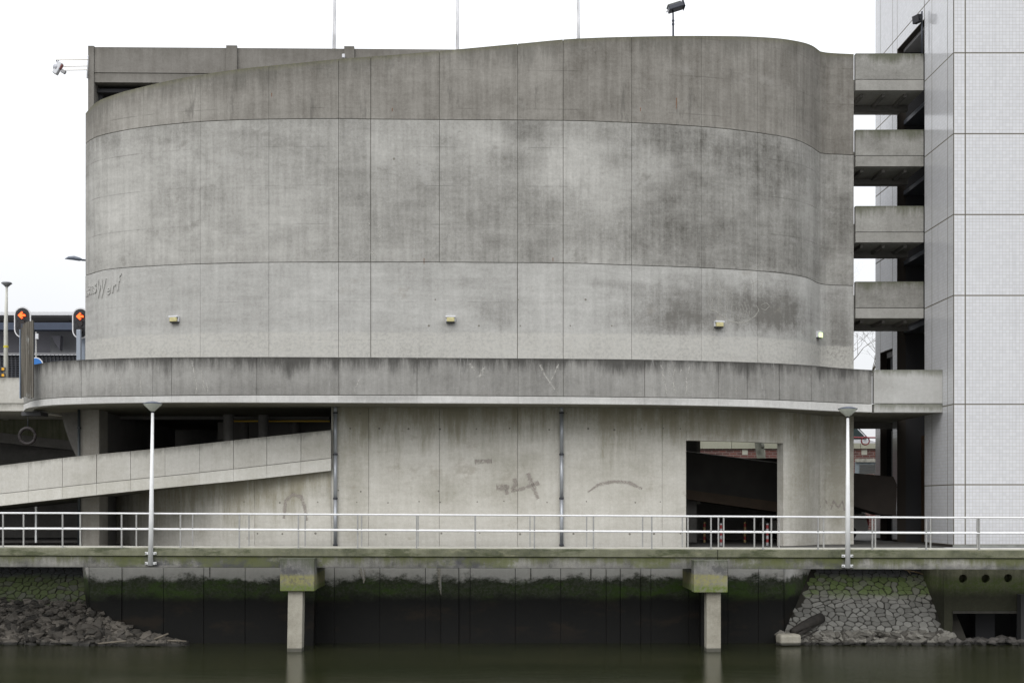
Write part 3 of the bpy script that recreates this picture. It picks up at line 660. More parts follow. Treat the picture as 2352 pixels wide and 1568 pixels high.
# ------------------------------------------------------------ tile-clad tower
tm, t, b = new_mat('white_glazed_tile'); g = G(t)
A = g.n('ShaderNodeAttribute', attribute_name='arc').outputs['Vector']; D = g.n('ShaderNodeAttribute', attribute_name='drop').outputs['Fac']
q = g.m('ADD', g.m('MULTIPLY', g.m('SUBTRACT', D, .5), .05), g.m('MULTIPLY', g.m('SUBTRACT', g.noise(A, (.25,.25,.25), 1, 4, .6), .5), .06))
q = g.m('ADD', q, .63); q = g.m('SUBTRACT', q, g.m('MULTIPLY', g.ramp(g.noise(A, (3, .12, 3), 1, 5, .7, 2), .55, .75), .07))
cc = g.n('ShaderNodeCombineColor'); g.put(cc.inputs[0], g.m('MULTIPLY', q, .975)); g.put(cc.inputs[1], g.m('MULTIPLY', q, .985)); g.put(cc.inputs[2], g.m('MULTIPLY', q, 1.025))
g.put(b.inputs['Base Color'], cc.outputs[0]); b.inputs['Roughness'].default_value = .12; b.inputs['Specular IOR Level'].default_value = .5
grout = simple('brown_grout', (.40,.385,.34), .9); joint_m = simple('dark_joint', (.035,.028,.022), .8)
TX = X_(2190, 46.2); TY = 46.2
tow = thing('office_tower', 'white tile-clad office tower standing at the right edge behind the quay', 'building')
TP = .1225
def tile_panel(axis, a0, a1, z0, z1, flip=False):
    """a panel of small square tiles, each proud of the grout; axis x: front face, y: side face"""
    g_ = .025; na = max(1, round((a1-a0-2*g_)/TP)); nz = max(1, round((z1-z0-2*g_)/TP)); j = .0042
    ea = np.linspace(a0+g_, a1-g_, na+1); ez = np.linspace(z0+g_, z1-g_, nz+1)
    AA, ZZ = np.meshgrid(np.arange(na), np.arange(nz), indexing='ij'); AA = AA.ravel(); ZZ = ZZ.ravel(); k = len(AA)
    l, r, d, u = ea[AA]+j, ea[AA+1]-j, ez[ZZ]+j, ez[ZZ+1]-j
    pr, bk = .0016, -.0004
    def pt(a, z, o):
        return np.stack([a, np.full_like(a, TY-o), z], 1) if axis == 'x' else np.stack([np.full_like(a, TX-o), a, z], 1)
    jit = rng.uniform(-.0005, .0005, k)
    co = np.stack([pt(l, d, pr+jit), pt(r, d, pr), pt(r, u, pr-jit), pt(l, u, pr), pt(l-.001, d-.001, bk), pt(r+.001, d-.001, bk), pt(r+.001, u+.001, bk), pt(l-.001, u+.001, bk)], 1) if False else None
    o1 = pr + jit
    def pt2(a, z, o): return np.stack([a, TY-o, z], 1) if axis == 'x' else np.stack([TX-o, a, z], 1)
    c_ = np.full(k, bk)
    co = np.stack([pt2(l,d,o1), pt2(r,d,o1), pt2(r,u,o1), pt2(l,u,o1), pt2(l,d,c_), pt2(r,d,c_), pt2(r,u,c_), pt2(l,u,c_)], 1).reshape(-1, 3)
    fq = np.array([[0,1,2,3],[1,0,4,5],[2,1,5,6],[3,2,6,7],[0,3,7,4]])
    if axis == 'y': fq = fq[:, ::-1]
    fa = (fq[None] + (np.arange(k)*8)[:, None, None]).reshape(-1, 4)
    # grout bed
    bed = pt2(np.array([a0+.012, a1-.012, a1-.012, a0+.012]), np.array([z0+.012, z0+.012, z1-.012, z1-.012]), np.full(4, .0002))
    base = len(co); co = np.vstack([co, bed]); bf = [[base, base+1, base+2, base+3]] if axis == 'x' else [[base+3, base+2, base+1, base]]
    fa = np.vstack([fa, bf])
    me = bpy.data.meshes.new('tile_panel'); me.vertices.add(len(co)); me.vertices.foreach_set('co', co.astype(np.float32).ravel())
    me.loops.add(len(fa)*4); me.loops.foreach_set('vertex_index', fa.ravel().astype(np.int32)); me.polygons.add(len(fa))
    me.polygons.foreach_set('loop_start', np.arange(len(fa), dtype=np.int32)*4)
    mi = np.zeros(len(fa), np.int32); mi[-1] = 1; me.materials.append(tm); me.materials.append(grout)
    me.polygons.foreach_set('material_index', mi); me.update(calc_edges=True); me.shade_flat()
    rnd = np.concatenate([np.repeat(rng.random(k), 8), [.5]*4])
    attrs(me, np.stack([co[:, 0], co[:, 2], co[:, 1]], 1), rnd)
    return link_mesh('tile_panel', me, tow, 'stuff')
zj_ = [0.02, Z_(1112.5,46.2), Z_(928,46.2), Z_(678.5,46.2), Z_(493,46.2), Z_(307.5,46.2), Z_(122,46.2), Z_(-63,46.2), Z_(-248,46.2)]
xj = [TX+.004, X_(2217,46.2), X_(2217,46.2)+4.9, X_(2217,46.2)+9.8, X_(2217,46.2)+14.7]
for i in range(len(zj_)-1):
    for k in range(len(xj)-1): tile_panel('x', xj[k], xj[k+1], zj_[i], zj_[i+1])
    yj = [TY+.004, 46.8, 48.49, BD-.02]
    for k in range(3): tile_panel('y', yj[k], yj[k+1], zj_[i], zj_[i+1])
S0, S1, S2 = BD, 52.68, 55.72          # slot for the bridges, then the far strip of wall
zslot = 20.27
tile_panel('y', S0, S1, zslot, zj_[-2]); tile_panel('y', S0, S1, zj_[-2], zj_[-1])
zf = [Z_(1111,46.2)]
W1 = (53.3, 55.0); 
for i in range(len(zj_)-1):
    z0, z1 = zj_[i], zj_[i+1]
    cuts = []
    if z1 <= 5.3: cuts = [(z0, z1)]
    for (a0, a1) in ((S1, W1[0]), (W1[0], W1[1]), (W1[1], S2)):
        if a0 == W1[0]:
            if z1 <= 5.2 and i > 0: continue
            if i == 0: continue
            if z0 < 8.0 < z1: tile_panel('y', a0, a1, 8.0, z1); continue
        tile_panel('y', a0, a1, z0, z1)
# body behind the tiles
box('tower_wall', TX+.006, 31.8, TY+.006, S0-.01, -.06, 26.5, joint_m, tow)
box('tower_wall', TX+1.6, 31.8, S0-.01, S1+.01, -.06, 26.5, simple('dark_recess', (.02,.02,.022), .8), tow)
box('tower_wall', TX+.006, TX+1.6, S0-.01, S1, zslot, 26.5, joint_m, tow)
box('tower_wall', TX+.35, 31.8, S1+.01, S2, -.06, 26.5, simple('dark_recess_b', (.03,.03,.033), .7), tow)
for z0, z1 in ((8.0, 26.5),): box('tower_wall', TX+.006, TX+.35, S1, S2, z0, z1, joint_m, tow)
for a0, a1 in ((S1, W1[0]), (W1[1], S2)): box('tower_wall', TX+.006, TX+.35, a0, a1, -.06, 8.0, joint_m, tow)
box('plinth', TX-.02, 31.8, TY-.02, TY+.05, -.06, .02, simple('grey_plinth', (.25,.26,.24), .8, 0, .2, 3), tow)
box('roof_slab', TX-.01, 31.9, TY-.01, S2+.01, 26.5, 26.7, conc_roof, tow)
# window frames inside the slot and window
fr = simple('grey_window_frame', (.09,.10,.12), .4)
glass_d = simple('dark_glass', (.01,.012,.015), .08)
for zb_, zt_ in ((17.9,20.2),(15.0,17.2),(12.1,14.3),(9.2,11.4),(6.4,8.6)):
    for y_ in (50.2, 51.3, 52.3): box('window_frame', TX+1.45, TX+1.52, y_, y_+.07, zb_, zt_, fr, tow)
    box('window_pane', TX+1.53, TX+1.56, 50.0, 52.5, zb_, zt_, glass_d, tow)
    box('window_head', TX+.25, TX+1.5, S0+.3, S1-.05, zt_-.05, zt_+.12, simple('pale_reveal', (.35,.35,.36), .6) if zb_ > 17 else fr, tow)
box('door_leaf', TX+.9, TX+1.0, S0+.15, 52.4, -.05, 4.3, simple('brown_timber_door', (.07,.042,.022), .7, 0, .25, 2), tow)
box('window_frame', TX+.2, TX+.26, 54.1, 54.17, 5.8, 8.0, fr, tow); box('window_head', TX+.1, TX+.34, W1[0]+.02, W1[1]-.6, 7.72, 7.95, simple('blind_box', (.22,.22,.22), .6), tow)
box('window_frame', TX+.2, TX+.26, 54.0, 54.06, 0, 4.6, simple('pale_frame', (.28,.29,.3), .5), tow)
box('window_pane', TX+.28, TX+.33, W1[0], W1[1], 0, 8.0, glass_d, tow)

sp_ = thing('security_camera', 'black camera box on a thin pole above the topmost bridge by the tile tower', 'camera')
pd_ = 49.2
tube('pole', [P(2117.5,123,pd_), P(2117.5,27,pd_)], .035, dark_steel, sp_); tube('arm', [P(2117,32,pd_), P(2110,36,pd_)], .02, dark_steel, sp_)
v, f = bevbox_vf(-.11,.11,-.17,.17,-.15,.15,.02); M = Matrix.Translation(P(2107,44.5,pd_)) @ Matrix.Rotation(R(25), 4, 'Z') @ Matrix.Rotation(R(-8), 4, 'Y')
v, f = rot_vf((v, f), M); mesh('housing', v, f, black_p, sp_)
v, f = lathe_vf([(.07,0),(.09,.02)], 14); v, f = rot_vf((v, f), M @ Matrix.Translation((0,-.18,0)) @ Matrix.Rotation(R(90),4,'X')); mesh('lens', v, f, glass_d, sp_)

# ------------------------------------------------------------ quay wall under the building
qw = thing('quay_wall', 'concrete quay wall of upright panels, black and algae green at the tide line', 'wall')
QY = 45.3
qx = [205,280,375,468,563,666,768,872.4,977,1013,1053.7,1080,1183.5,1287.8,1392.3,1424.5,1471,1495,1582,1672,1742,1801]
for i in range(len(qx)-1):
    xa, xb = X_(qx[i], QY), X_(qx[i+1], QY); dz = random.choice((0, 0, .02, -.02)) if qx[i] not in (1424.5, 1013) else -.06
    box('wall_panel', xa+.011, xb-.011, QY+dz, QY+.3, WZ-2.4, -.08, conc_quay, qw)
box('wall_core', X_(205,QY)+.05, X_(1801,QY)-.05, QY+.07, QY+.22, WZ-2.4, -.1, simple('wet_joint', (.008,.008,.007), .6), qw)
def slantpanel(xa, ya, xb, yb):
    v = [(xa,ya,WZ-2.4),(xb,yb,WZ-2.4),(xb,yb,-.08),(xa,ya,-.08),(xa,ya+.3,WZ-2.4),(xb,yb+.3,WZ-2.4),(xb,yb+.3,-.08),(xa,ya+.3,-.08)]
    mesh('wall_panel', v, [(0,1,2,3),(5,4,7,6),(3,2,6,7),(1,5,6,2),(4,0,3,7)], conc_quay, qw)
slantpanel(X_(1801,QY)+.01, QY, X_(1888,49.2), 49.2)
slantpanel(X_(183,49.2), 49.2, X_(205,QY)-.01, QY)
box('walkway_bed', -14.5, 9.8, QY+.02, 45.6, -.3, -.08, conc_deck, qw)
# lime stains hanging from the top of the quay wall
qc = Curve([(205,QY),(1801,QY)])
ribbons('lime_stain', qc, [[(830,1300,14),(833,1318,20),(836,1330,10),(835,1338,3)],[(1010,1300,20),(1014,1320,26),(1014,1350,16),(1015,1368,4)]], film_mat('pale_lime', (.50,.47,.41), .95, .3, 10), qw, .012)
ribbons('lime_stain', qc, [[(1014,1302,7),(1014,1340,9),(1015,1362,3)],[(833,1302,6),(835,1328,3)]], film_mat('white_lime', (.72,.70,.68), .95, .3, 14), qw, .016)
ribbons('lime_stain', qc, [[(482,1302,5),(482,1325,3)],[(1128,1300,6),(1128,1325,4)],[(1218,1302,5),(1340,1302,1)],[(1219,1302,4),(1219,1330,4)],[(1357,1302,4),(1357,1330,4)]], film_mat('brown_stain', (.08,.07,.055), .8, .3, 14), qw, .012)

# quay wall below the tower
tw_q = thing('tower_quay_wall', 'green algae stained concrete quay beam under the tile tower with round holes', 'wall')
tx0, tx1 = X_(2187, 45.4), 40
conc_tq = concrete('concrete_tower_quay', (.07,.07,.045), (.22,.22,.15), run=(.5,.5,(.05,.06,.025)), streak=1.2, seed=91, bands=[(-1.15,.15,.5,(.07,.105,.02),.8,'below'),(-1.6,.25,.5,(.035,.034,.024),.95,'below')])
# face with three round holes
def holed(x0, x1, z0, z1, y, holes, mat, par):
    V = []; Fc = []
    cells = [x0] + [(holes[i][0]+holes[i+1][0])/2 for i in range(len(holes)-1)] + [x1]
    for k, (hx, hz, r) in enumerate(holes):
        a, c = cells[k], cells[k+1]; n0 = len(V); n = 24
        cir = [(hx + r*math.cos(2*math.pi*i/n), hz + r*math.sin(2*math.pi*i/n)) for i in range(n)]
        out = []
        for i in range(n):
            dx, dz = math.cos(2*math.pi*i/n), math.sin(2*math.pi*i/n)
            tx = ((c-hx)/dx if dx > 0 else (a-hx)/dx) if abs(dx) > 1e-6 else 1e9
            tz = ((z1-hz)/dz if dz > 0 else (z0-hz)/dz) if abs(dz) > 1e-6 else 1e9
            q = min(tx, tz); out.append((hx+dx*q, hz+dz*q))
        V += [(p[0], y, p[1]) for p in cir] + [(p[0], y, p[1]) for p in out] + [(p[0], y+.4, p[1]) for p in cir]
        for i in range(n):
            j = (i+1) % n; Fc += [(n0+i, n0+n+i, n0+n+j, n0+j), (n0+i, n0+j, n0+2*n+j, n0+2*n+i)]
        for i in range(n):
            j = (i+1) % n; p, q = out[i], out[j]
            if abs(p[0]-q[0]) > 1e-5 and abs(p[1]-q[1]) > 1e-5:
                cx_ = a if min(abs(p[0]-a), abs(q[0]-a)) < 1e-5 else c; cz_ = z0 if min(abs(p[1]-z0), abs(q[1]-z0)) < 1e-5 else z1
                V.append((cx_, y, cz_)); Fc.append((n0+n+i, len(V)-1, n0+n+j))
    Fc.append(tuple(len(V)+i for i in range(4))); V += [(x0,y+.4,z0),(x1,y+.4,z0),(x1,y+.4,z1),(x0,y+.4,z1)]
    Fc.append(tuple(len(V)+i for i in range(4))); V += [(x0,y,z0),(x1,y,z0),(x1,y+.4,z0),(x0,y+.4,z0)]
    return mesh('pierced_beam', V, Fc, mat, par)
zq1, zq0 = -.08, Z_(1403, 45.4)
holed(tx0, tx1, zq0, zq1, 45.4, [(X_(2212,45.4), Z_(1328,45.4), .15), (X_(2264,45.4), Z_(1328,45.4), .15), (X_(2316,45.4), Z_(1327,45.4), .15), (X_(2372,45.4), Z_(1327,45.4), .15)], conc_tq, tw_q)
box('ledge', tx0, 40, 45.3, 45.9, zq0-.07, zq0-.001, simple('ledge_concrete', (.045,.042,.035), .8, 0, .3, 3), tw_q)
box('back_wall', tx0, 40, 48, 48.2, WZ-1, zq0-.1, simple('black_void_wall', (.008,.008,.008), .9), tw_q)
box('end_wall', tx0-.3, tx0-.01, 45.36, 48.2, WZ-1, -.08, conc_tq, tw_q)
for a, c in ((2236,2280),(2330,2372)): box('pile', X_(a,47), X_(c,47), 46.8, 47.4, WZ-1, zq0-.08, simple('dark_pile', (.02,.02,.022), .7), tw_q)
box('fender_post', X_(2340,45.1), X_(2362,45.1), 44.9, 45.25, WZ-1, Z_(1364,45.1), simple('black_timber', (.03,.03,.03), .8), tw_q)
tube('pipe_stub', [(X_(2275,45.36), 45.33, -.1), (X_(2275,45.36), 45.33, -.45)], .04, simple('rusty_iron', (.09,.06,.04), .8), tw_q)
# sheet of timber piles left of it
tmb = simple('wet_timber', (.06,.062,.038), .8, 0, .35, 4, stretch=(3,3,.5))
sheet = thing('timber_pile_row', 'row of dark green upright timber piles between stone slope and tower quay', 'piles')
for a, c, d in ((2136,2150,47.4),(2152,2164,46.9),(2166,2177,46.4),(2178,2189,45.6)):
    box('pile', X_(a,d), X_(c,d), d, d+.3, WZ-1, -.35, tmb, sheet, bev=.02)

# ------------------------------------------------------------ stone slopes
def clip_poly(poly, n, c):
    out = []
    for i in range(len(poly)):
        p, q = poly[i], poly[(i+1) % len(poly)]; dp = p[0]*n[0]+p[1]*n[1]-c; dq = q[0]*n[0]+q[1]*n[1]-c
        if dp <= 0: out.append(p)
        if dp*dq < 0: u = dp/(dp-dq); out.append((p[0]+(q[0]-p[0])*u, p[1]+(q[1]-p[1])*u))
    return out
def stone_mat(name, green_lo, green_hi, c0=(.115,.112,.10), c1=(.27,.265,.24), gr=(.085,.125,.03)):
    m, t, b = new_mat(name); g = G(t)
    A = g.n('ShaderNodeAttribute', attribute_name='arc').outputs['Vector']; sp = g.n('ShaderNodeSeparateXYZ'); g.put(sp.inputs[0], A)
    oi = g.n('ShaderNodeObjectInfo').outputs['Random']; n1 = g.noise(A, (5,5,5), 1, 6, .7)
    c = g.mix(g.m('ADD', g.m('MULTIPLY', oi, .6), g.m('MULTIPLY', n1, .4)), c0, c1)
    zz = g.m('ADD', sp.outputs['Y'], g.m('MULTIPLY', g.m('SUBTRACT', g.noise(A, (.9,2,.9), 1, 4, .7), .5), .5))
    k = g.m('MULTIPLY', g.ramp(zz, green_lo-.25, green_lo+.05), g.ramp(zz, green_hi+.12, green_hi-.06))
    k = g.m('MULTIPLY', k, g.ramp(g.m('ADD', g.m('MULTIPLY', oi, .7), g.m('MULTIPLY', n1, .6)), .3, .8, .15, .9))
    c = g.mix(k, c, gr)
    c = g.mix(g.m('MULTIPLY', g.ramp(zz, -1.32, -1.12), .75), c, (.05,.053,.062))
    g.put(b.inputs['Base Color'], c); b.inputs['Roughness'].default_value = .85
    bp = g.n('ShaderNodeBump'); bp.inputs['Strength'].default_value = .5; bp.inputs['Distance'].default_value = .02; g.put(bp.inputs['Height'], g.noise(A, (14,14,14), 1, 5, .7)); g.put(b.inputs['Normal'], bp.outputs[0])
    return m
def slope_pt(x, v, d_toe, slope):  # v = distance up the slope
    return (x, d_toe + v*math.cos(slope), WZ + v*math.sin(slope))
def stone_slope(name, label, x0, x1, v0, v1, d_toe, ang, inside, mat, sx=.29, sv=.235, most=300):
    root = tag(mesh(name, [slope_pt(x0,-1.5,d_toe,ang), slope_pt(x1,-1.5,d_toe,ang), slope_pt(x1,v1+.4,d_toe,ang), slope_pt(x0,v1+.4,d_toe,ang)], [(0,1,2,3)], simple('dark_soil', (.022,.02,.015), .95)), None, None, None, 'structure')
    pts = []; r = 0; v = v0
    while v < v1:
        x = x0 + (.5*sx if r % 2 else 0)
        while x < x1:
            pts.append((x + random.uniform(-.42,.42)*sx, v + random.uniform(-.4,.4)*sv)); x += sx*random.uniform(.8,1.25)
        v += sv; r += 1
    pts = np.array(pts); cells = []
    for i, p in enumerate(pts):
        d2 = ((pts-p)**2).sum(1); nb = np.argsort(d2)[1:16]
        poly = [(p[0]-.4,p[1]-.4),(p[0]+.4,p[1]-.4),(p[0]+.4,p[1]+.4),(p[0]-.4,p[1]+.4)]
        for j in nb:
            n_ = pts[j]-p; l = np.linalg.norm(n_); n_ = n_/l; m_ = (pts[j]+p)/2
            poly = clip_poly(poly, n_, float(m_@n_) - random.uniform(.006,.016))
            if len(poly) < 3: break
        if len(poly) < 3: continue
        w = slope_pt(p[0], p[1], d_toe, ang)
        if not inside(CX + F*w[0]/w[1], HY - (w[2]-CZ)*F/w[1]): continue
        cells.append((p, poly))
    stuff = []
    nrm = Vector((0, -math.sin(ang), math.cos(ang)))
    random.shuffle(cells)
    for k, (p, poly) in enumerate(cells):
        c0 = (sum(q[0] for q in poly)/len(poly), sum(q[1] for q in poly)/len(poly)); h = random.uniform(.03,.07); V = []; n = len(poly)
        # round the corners by cutting each one
        rp = []
        for i in range(n):
            a, b_, c_ = poly[i-1], poly[i], poly[(i+1) % n]
            rp += [tuple(b_[j]*.8+a[j]*.2 for j in (0,1)), tuple(b_[j]*.8+c_[j]*.2 for j in (0,1))]
        n = len(rp); tilt = (random.uniform(-.12,.12), random.uniform(-.12,.12))
        for sc, hh in ((1, -.06), (1, h*.35), (.87, h*.75), ):
            for q in rp:
                a = c0[0]+(q[0]-c0[0])*sc; b_ = c0[1]+(q[1]-c0[1])*sc
                V.append(tuple(Vector(slope_pt(a, b_, d_toe, ang)) + nrm*(hh + (a-c0[0])*tilt[0] + (b_-c0[1])*tilt[1])))
        Fc = [(l*n+i, l*n+(i+1)%n, (l+1)*n+(i+1)%n, (l+1)*n+i) for l in (0,1) for i in range(n)] + [tuple(2*n+i for i in range(n))]
        if k < most: mesh('stone', V, Fc, mat, root)
        else: stuff.append((V, Fc))
    if stuff: v, f = join_parts(stuff); mesh('stone_cover', v, f, mat, root, kind='stuff')
    return root
ang = R(39)
def in_right(px, py):
    l = np.interp(py, [1300,1312,1390,1470], [1880,1874,1836,1785]); r = np.interp(py, [1300,1312,1400,1480], [2134,2136,2150,2178]); return l < px < r and py < 1466
def in_left(px, py):
    r = np.interp(py, [1290,1302,1390,1420], [186,188,210,222]); return -150 < px < r and py < 1400
stone_slope('stone_slope', '', X_(1780,45.2), X_(2172,47.2), .3, 4.5, 44.9, ang, in_right, stone_mat('basalt_pitching', -1.75, -1.2))
stone_slope('stone_slope', '', X_(-150,45.2), X_(240,45.2), 1.0, 4.5, 44.9, ang, in_left, stone_mat('basalt_pitching_mossy', -2.1, -1.1, (.05,.05,.045), (.14,.14,.125), (.045,.065,.015)), most=160)

def rocks(name, label, n, place, size, mat):
    t_ = (1+5**.5)/2
    ico = np.array([(-1,t_,0),(1,t_,0),(-1,-t_,0),(1,-t_,0),(0,-1,t_),(0,1,t_),(0,-1,-t_),(0,1,-t_),(t_,0,-1),(t_,0,1),(-t_,0,-1),(-t_,0,1)])/1.9
    fi = [(0,11,5),(0,5,1),(0,1,7),(0,7,10),(0,10,11),(1,5,9),(5,11,4),(11,10,2),(10,7,6),(7,1,8),(3,9,4),(3,4,2),(3,2,6),(3,6,8),(3,8,9),(4,9,5),(2,4,11),(6,2,10),(8,6,7),(9,8,1)]
    items = []; tone = []
    for k in range(n):
        p = place()
        if p is None: continue
        s = size(p); q = ico*rng.uniform(.6,1.25,(12,1))*np.array([s*random.uniform(.8,1.3), s*random.uniform(.7,1.1), s*random.uniform(.45,.75)])
        M = Matrix.Rotation(random.uniform(0,6.3),3,'Z') @ Matrix.Rotation(random.uniform(-.5,.5),3,'X') @ Matrix.Rotation(random.uniform(-.5,.5),3,'Y')
        items.append(([tuple(M @ Vector(a) + Vector(p)) for a in q], fi)); tone += [random.random()]*12
    v, f = join_parts(items); o = mesh(name, v, f, mat, kind='stuff', drop=tone); tag(o, label, 'rubble'); return o
def rock_mat(name, a, b_):
    m, t, b = new_mat(name); g = G(t)
    A = g.n('ShaderNodeAttribute', attribute_name='arc').outputs['Vector']; sp = g.n('ShaderNodeSeparateXYZ'); g.put(sp.inputs[0], A)
    vo = g.n('ShaderNodeAttribute', attribute_name='drop').outputs['Fac']; n1 = g.noise(A, (9,9,9), 1, 6, .75)
    c = g.mix(g.ramp(g.m('ADD', g.m('MULTIPLY', vo, .75), g.m('MULTIPLY', n1, .35)), .15, 1.0, 0, 1, False), a, b_)
    wet = g.ramp(g.m('ADD', sp.outputs['Y'], g.m('MULTIPLY', n1, .12)), WZ+.20, WZ+.12)
    g.put(b.inputs['Base Color'], g.mix(wet, c, (.02,.019,.016))); b.inputs['Roughness'].default_value = .8
    return m
def rl():
    x = random.uniform(X_(-80,45), X_(430,45)); px = CX + F*x/45.2
    top = np.interp(px, [-80,150,210,260,330,400,430], [1.5,1.42,1.25,.8,.42,.14,.04])     # height of the heap
    h = random.random()**1.0*top; d = 44.80 + h/math.tan(ang)
    if px > 205: d = min(44.55 + h/math.tan(ang)*.55, 45.2)
    return (x, d + random.uniform(-.1,.1), WZ + h - .05)
rocks('rubble', 'broken stone rubble heaped at the foot of the left slope', 1700, rl, lambda p: random.uniform(.09,.2) if p[2] > WZ+.9 else random.choice((random.uniform(.07,.15), random.uniform(.07,.15), random.uniform(.15,.3))), rock_mat('rubble_stone', (.012,.011,.009), (.145,.13,.11)))
def rr():
    px = random.uniform(1792, 2180); x = X_(px, 45.0); h = random.random()*.38; return (x, 44.75 + h*.9 + random.uniform(-.1,.25), WZ + h - .04)
rocks('rubble', 'flat broken slabs along the waterline below the right stone slope', 430, rr, lambda p: random.uniform(.09,.27), rock_mat('rubble_slabs', (.055,.05,.042), (.26,.25,.22)))
def r3():
    px = random.uniform(2170, 2352); return (X_(px, 45.0), 45.0 + random.uniform(-.3,.6), WZ + random.uniform(-.05,.12))
rocks('rubble', 'low wet rubble at the waterline under the tower quay', 130, r3, lambda p: random.uniform(.08,.25), rock_mat('rubble_wet', (.035,.033,.03), (.12,.11,.10)))
o = mesh('concrete_block', *rot_vf(bevbox_vf(-.38,.38,-.28,.28,-.2,.2,.09), Matrix.Translation((X_(1811,44.6),44.6,WZ+.2)) @ Matrix.Rotation(R(8),4,'Z')), conc_pile)
tag(o, 'pale rounded concrete block at the waterline left of the log', 'block')
lg = thing('log', 'dark hollow rusty pipe-like log leaning on the right stone slope', 'log')
a, b2 = Vector(P(1822,1446,44.95)), Vector(P(1884,1414,45.9)) 
b2 = Vector((X_(1886,45.75), 45.75, Z_(1418,45.75))); a = Vector((X_(1820,44.85), 44.85, Z_(1450,44.85)))
barkm = simple('dark_wet_wood', (.028,.024,.02), .75, 0, .4, 5, .6, stretch=(1,1,1))
tube('trunk', [a, a.lerp(b2,.3), a.lerp(b2,.7), b2], [.12,.17,.2,.19], barkm, lg, 12)
for k in range(4):
    p0 = a + Vector((random.uniform(-.05,.4), -.2-.03*k, -.05-.05*k)); tube('splinter', [p0, p0 + (b2-a)*random.uniform(.4,.8)], [.03,.02], barkm, lg, 5)
drift = simple('driftwood', (.16,.14,.11), .8, 0, .2, 6)
tag(tube('driftwood_stick', [P(355,1467,44.4), P(387,1454,44.4)], [.04,.03], drift), 'thin stick poking up from the rubble toe near the left pile', 'stick')
tag(tube('driftwood_stick', [P(385,1470,44.3), P(428,1471.5,44.3)], [.03,.02], drift), 'thin stick lying flat on the water beyond the rubble toe', 'stick')
tag(tube('driftwood_stick', [P(225,1477,44.2), P(290,1471,44.2)], [.03,.03], drift), 'long stick lying along the waterline before the left rubble', 'stick')
br = thing('dead_branch', 'dry brown forked branch on top of the right stone slope', 'branch')
brm = simple('dry_twig', (.24,.18,.11), .8)
for q in ([(2075,1306),(2095,1311),(2118,1318)],[(2085,1309),(2092,1318)],[(2090,1310),(2108,1313),(2125,1320)]):
    tube('twig', [P(a_,c_,47.6) for a_, c_ in q], [.025]+[.015]*(len(q)-1), brm, br, 5)

# ------------------------------------------------------------ walkway
def zdeck(x): return -.012 - .0026*x
wk = thing('walkway', 'mossy concrete walkway slab on beam and piles along the water', 'walkway')
def wbox(name, xa, xb, ya, yb, za, zb_, mat, bev=0):
    nseg = max(1, int((xb-xa)/2)); V = []; Fc = []
    v, f = bevbox_vf(xa, xb, ya, yb, za, zb_, bev) if bev else box_vf(xa, xb, ya, yb, za, zb_)
    return mesh(name, [(x, y, z + zdeck(x)) for x, y, z in v], f, mat, wk)
for xa, xb in ((-34, X_(1648.6,43)), (X_(1648.6,43), 34)):
    wbox('deck_slab', xa+.01, xb-.01, 43.0, 44.62, -.27, 0, conc_deck, .018)
    wbox('edge_beam', xa+.012, xb-.012, 43.06, 43.5, -.66, -.285, conc_beam, .015)
wbox('paving', -34, 34, 43.41, 44.61, .001, .02, simple('pale_paving', (.48,.47,.42), .85, 0, .15, 3))
wbox('slab_dark_line', -34, 34, 43.05, 43.4, -.286, -.268, simple('dark_gap', (.02,.022,.016), .9))  # dark strip along the slab's lower edge
wbox('kerb_strip', -34, 34, 43.2501, 43.4, 0.0, .025, simple('pale_kerb', (.50,.49,.43), .85, 0, .12, 2))
for xc0, xc1, yt_, yb_, p0, p1, lean in ((643,722,1281.5,1357,661.5,695.5,-.05),(1594,1671.5,1286,1360,1623,1656,.0)):
    d = 42.45; xa, xb = X_(xc0, d), X_(xc1, d)
    v, f = bevbox_vf(xa, xb, d, QY-.02, Z_(yb_,d), -.3, .03)
    v = [(x, y, (Z_(yt_,d) if (z > -.6 and y < 42.75) else min(z, -.7 if y > 43 else z))) for x, y, z in v] if False else v
    box('pile_cap', xa, xb, d, 43.04, Z_(yb_,d), Z_(yt_,d), conc_cap, wk, bev=.02)
    box('cross_beam', xa+.03, xb-.03, 43.045, QY-.04, Z_(yb_,d)+.02, -.68, conc_cap, wk)
    dp = 42.62; xa, xb = X_(p0, dp), X_(p1, dp)
    v, f = bevbox_vf(xa, xb, dp, dp+.5, WZ-2, Z_(yb_,d)-.002, .025)
    v = [(x + lean*(Z_(yb_,d)-z)*.35, y, z) for x, y, z in v]; mesh('pile', v, f, conc_pile, wk)
    mesh('pile', [(x+.12, y+1.9, z) for x, y, z in v], f, conc_quay, wk)

def rail(name, label, d, zo, posts, ztop_y, zmid_y, thick_rail):
    r_ = thing(name, label, 'handrail', (0,0,0), 0, 'walkway handrails')
    z1 = lambda x: Z_(float(np.interp(CX+F*x/43, [0,1176,2352], ztop_y)), 43); z2 = lambda x: Z_(float(np.interp(CX+F*x/43, [0,1176,2352], zmid_y)), 43)
    xs = [-34] + [X_(p, d) for p in posts] + [34]
    for zf_, rr_, nm in ((z1, thick_rail, 'top_rail'), (z2, thick_rail*.92, 'middle_rail')):
        pts = [(x, d, zf_(x)) for x in np.linspace(-30, 30, 9)]; tube(nm, pts, rr_, rail_paint, r_, 10)
    for x in xs[1:-1]:
        v, f = box_vf(x-.024, x+.024, d-.022, d+.022, zdeck(x)+.0, z1(x)-.02); mesh('post', v, f, post_paint, r_)
        v, f = box_vf(x-.05, x+.05, d-.05, d+.05, zdeck(x), zdeck(x)+.012); mesh('foot_plate', v, f, post_paint, r_)
    return r_
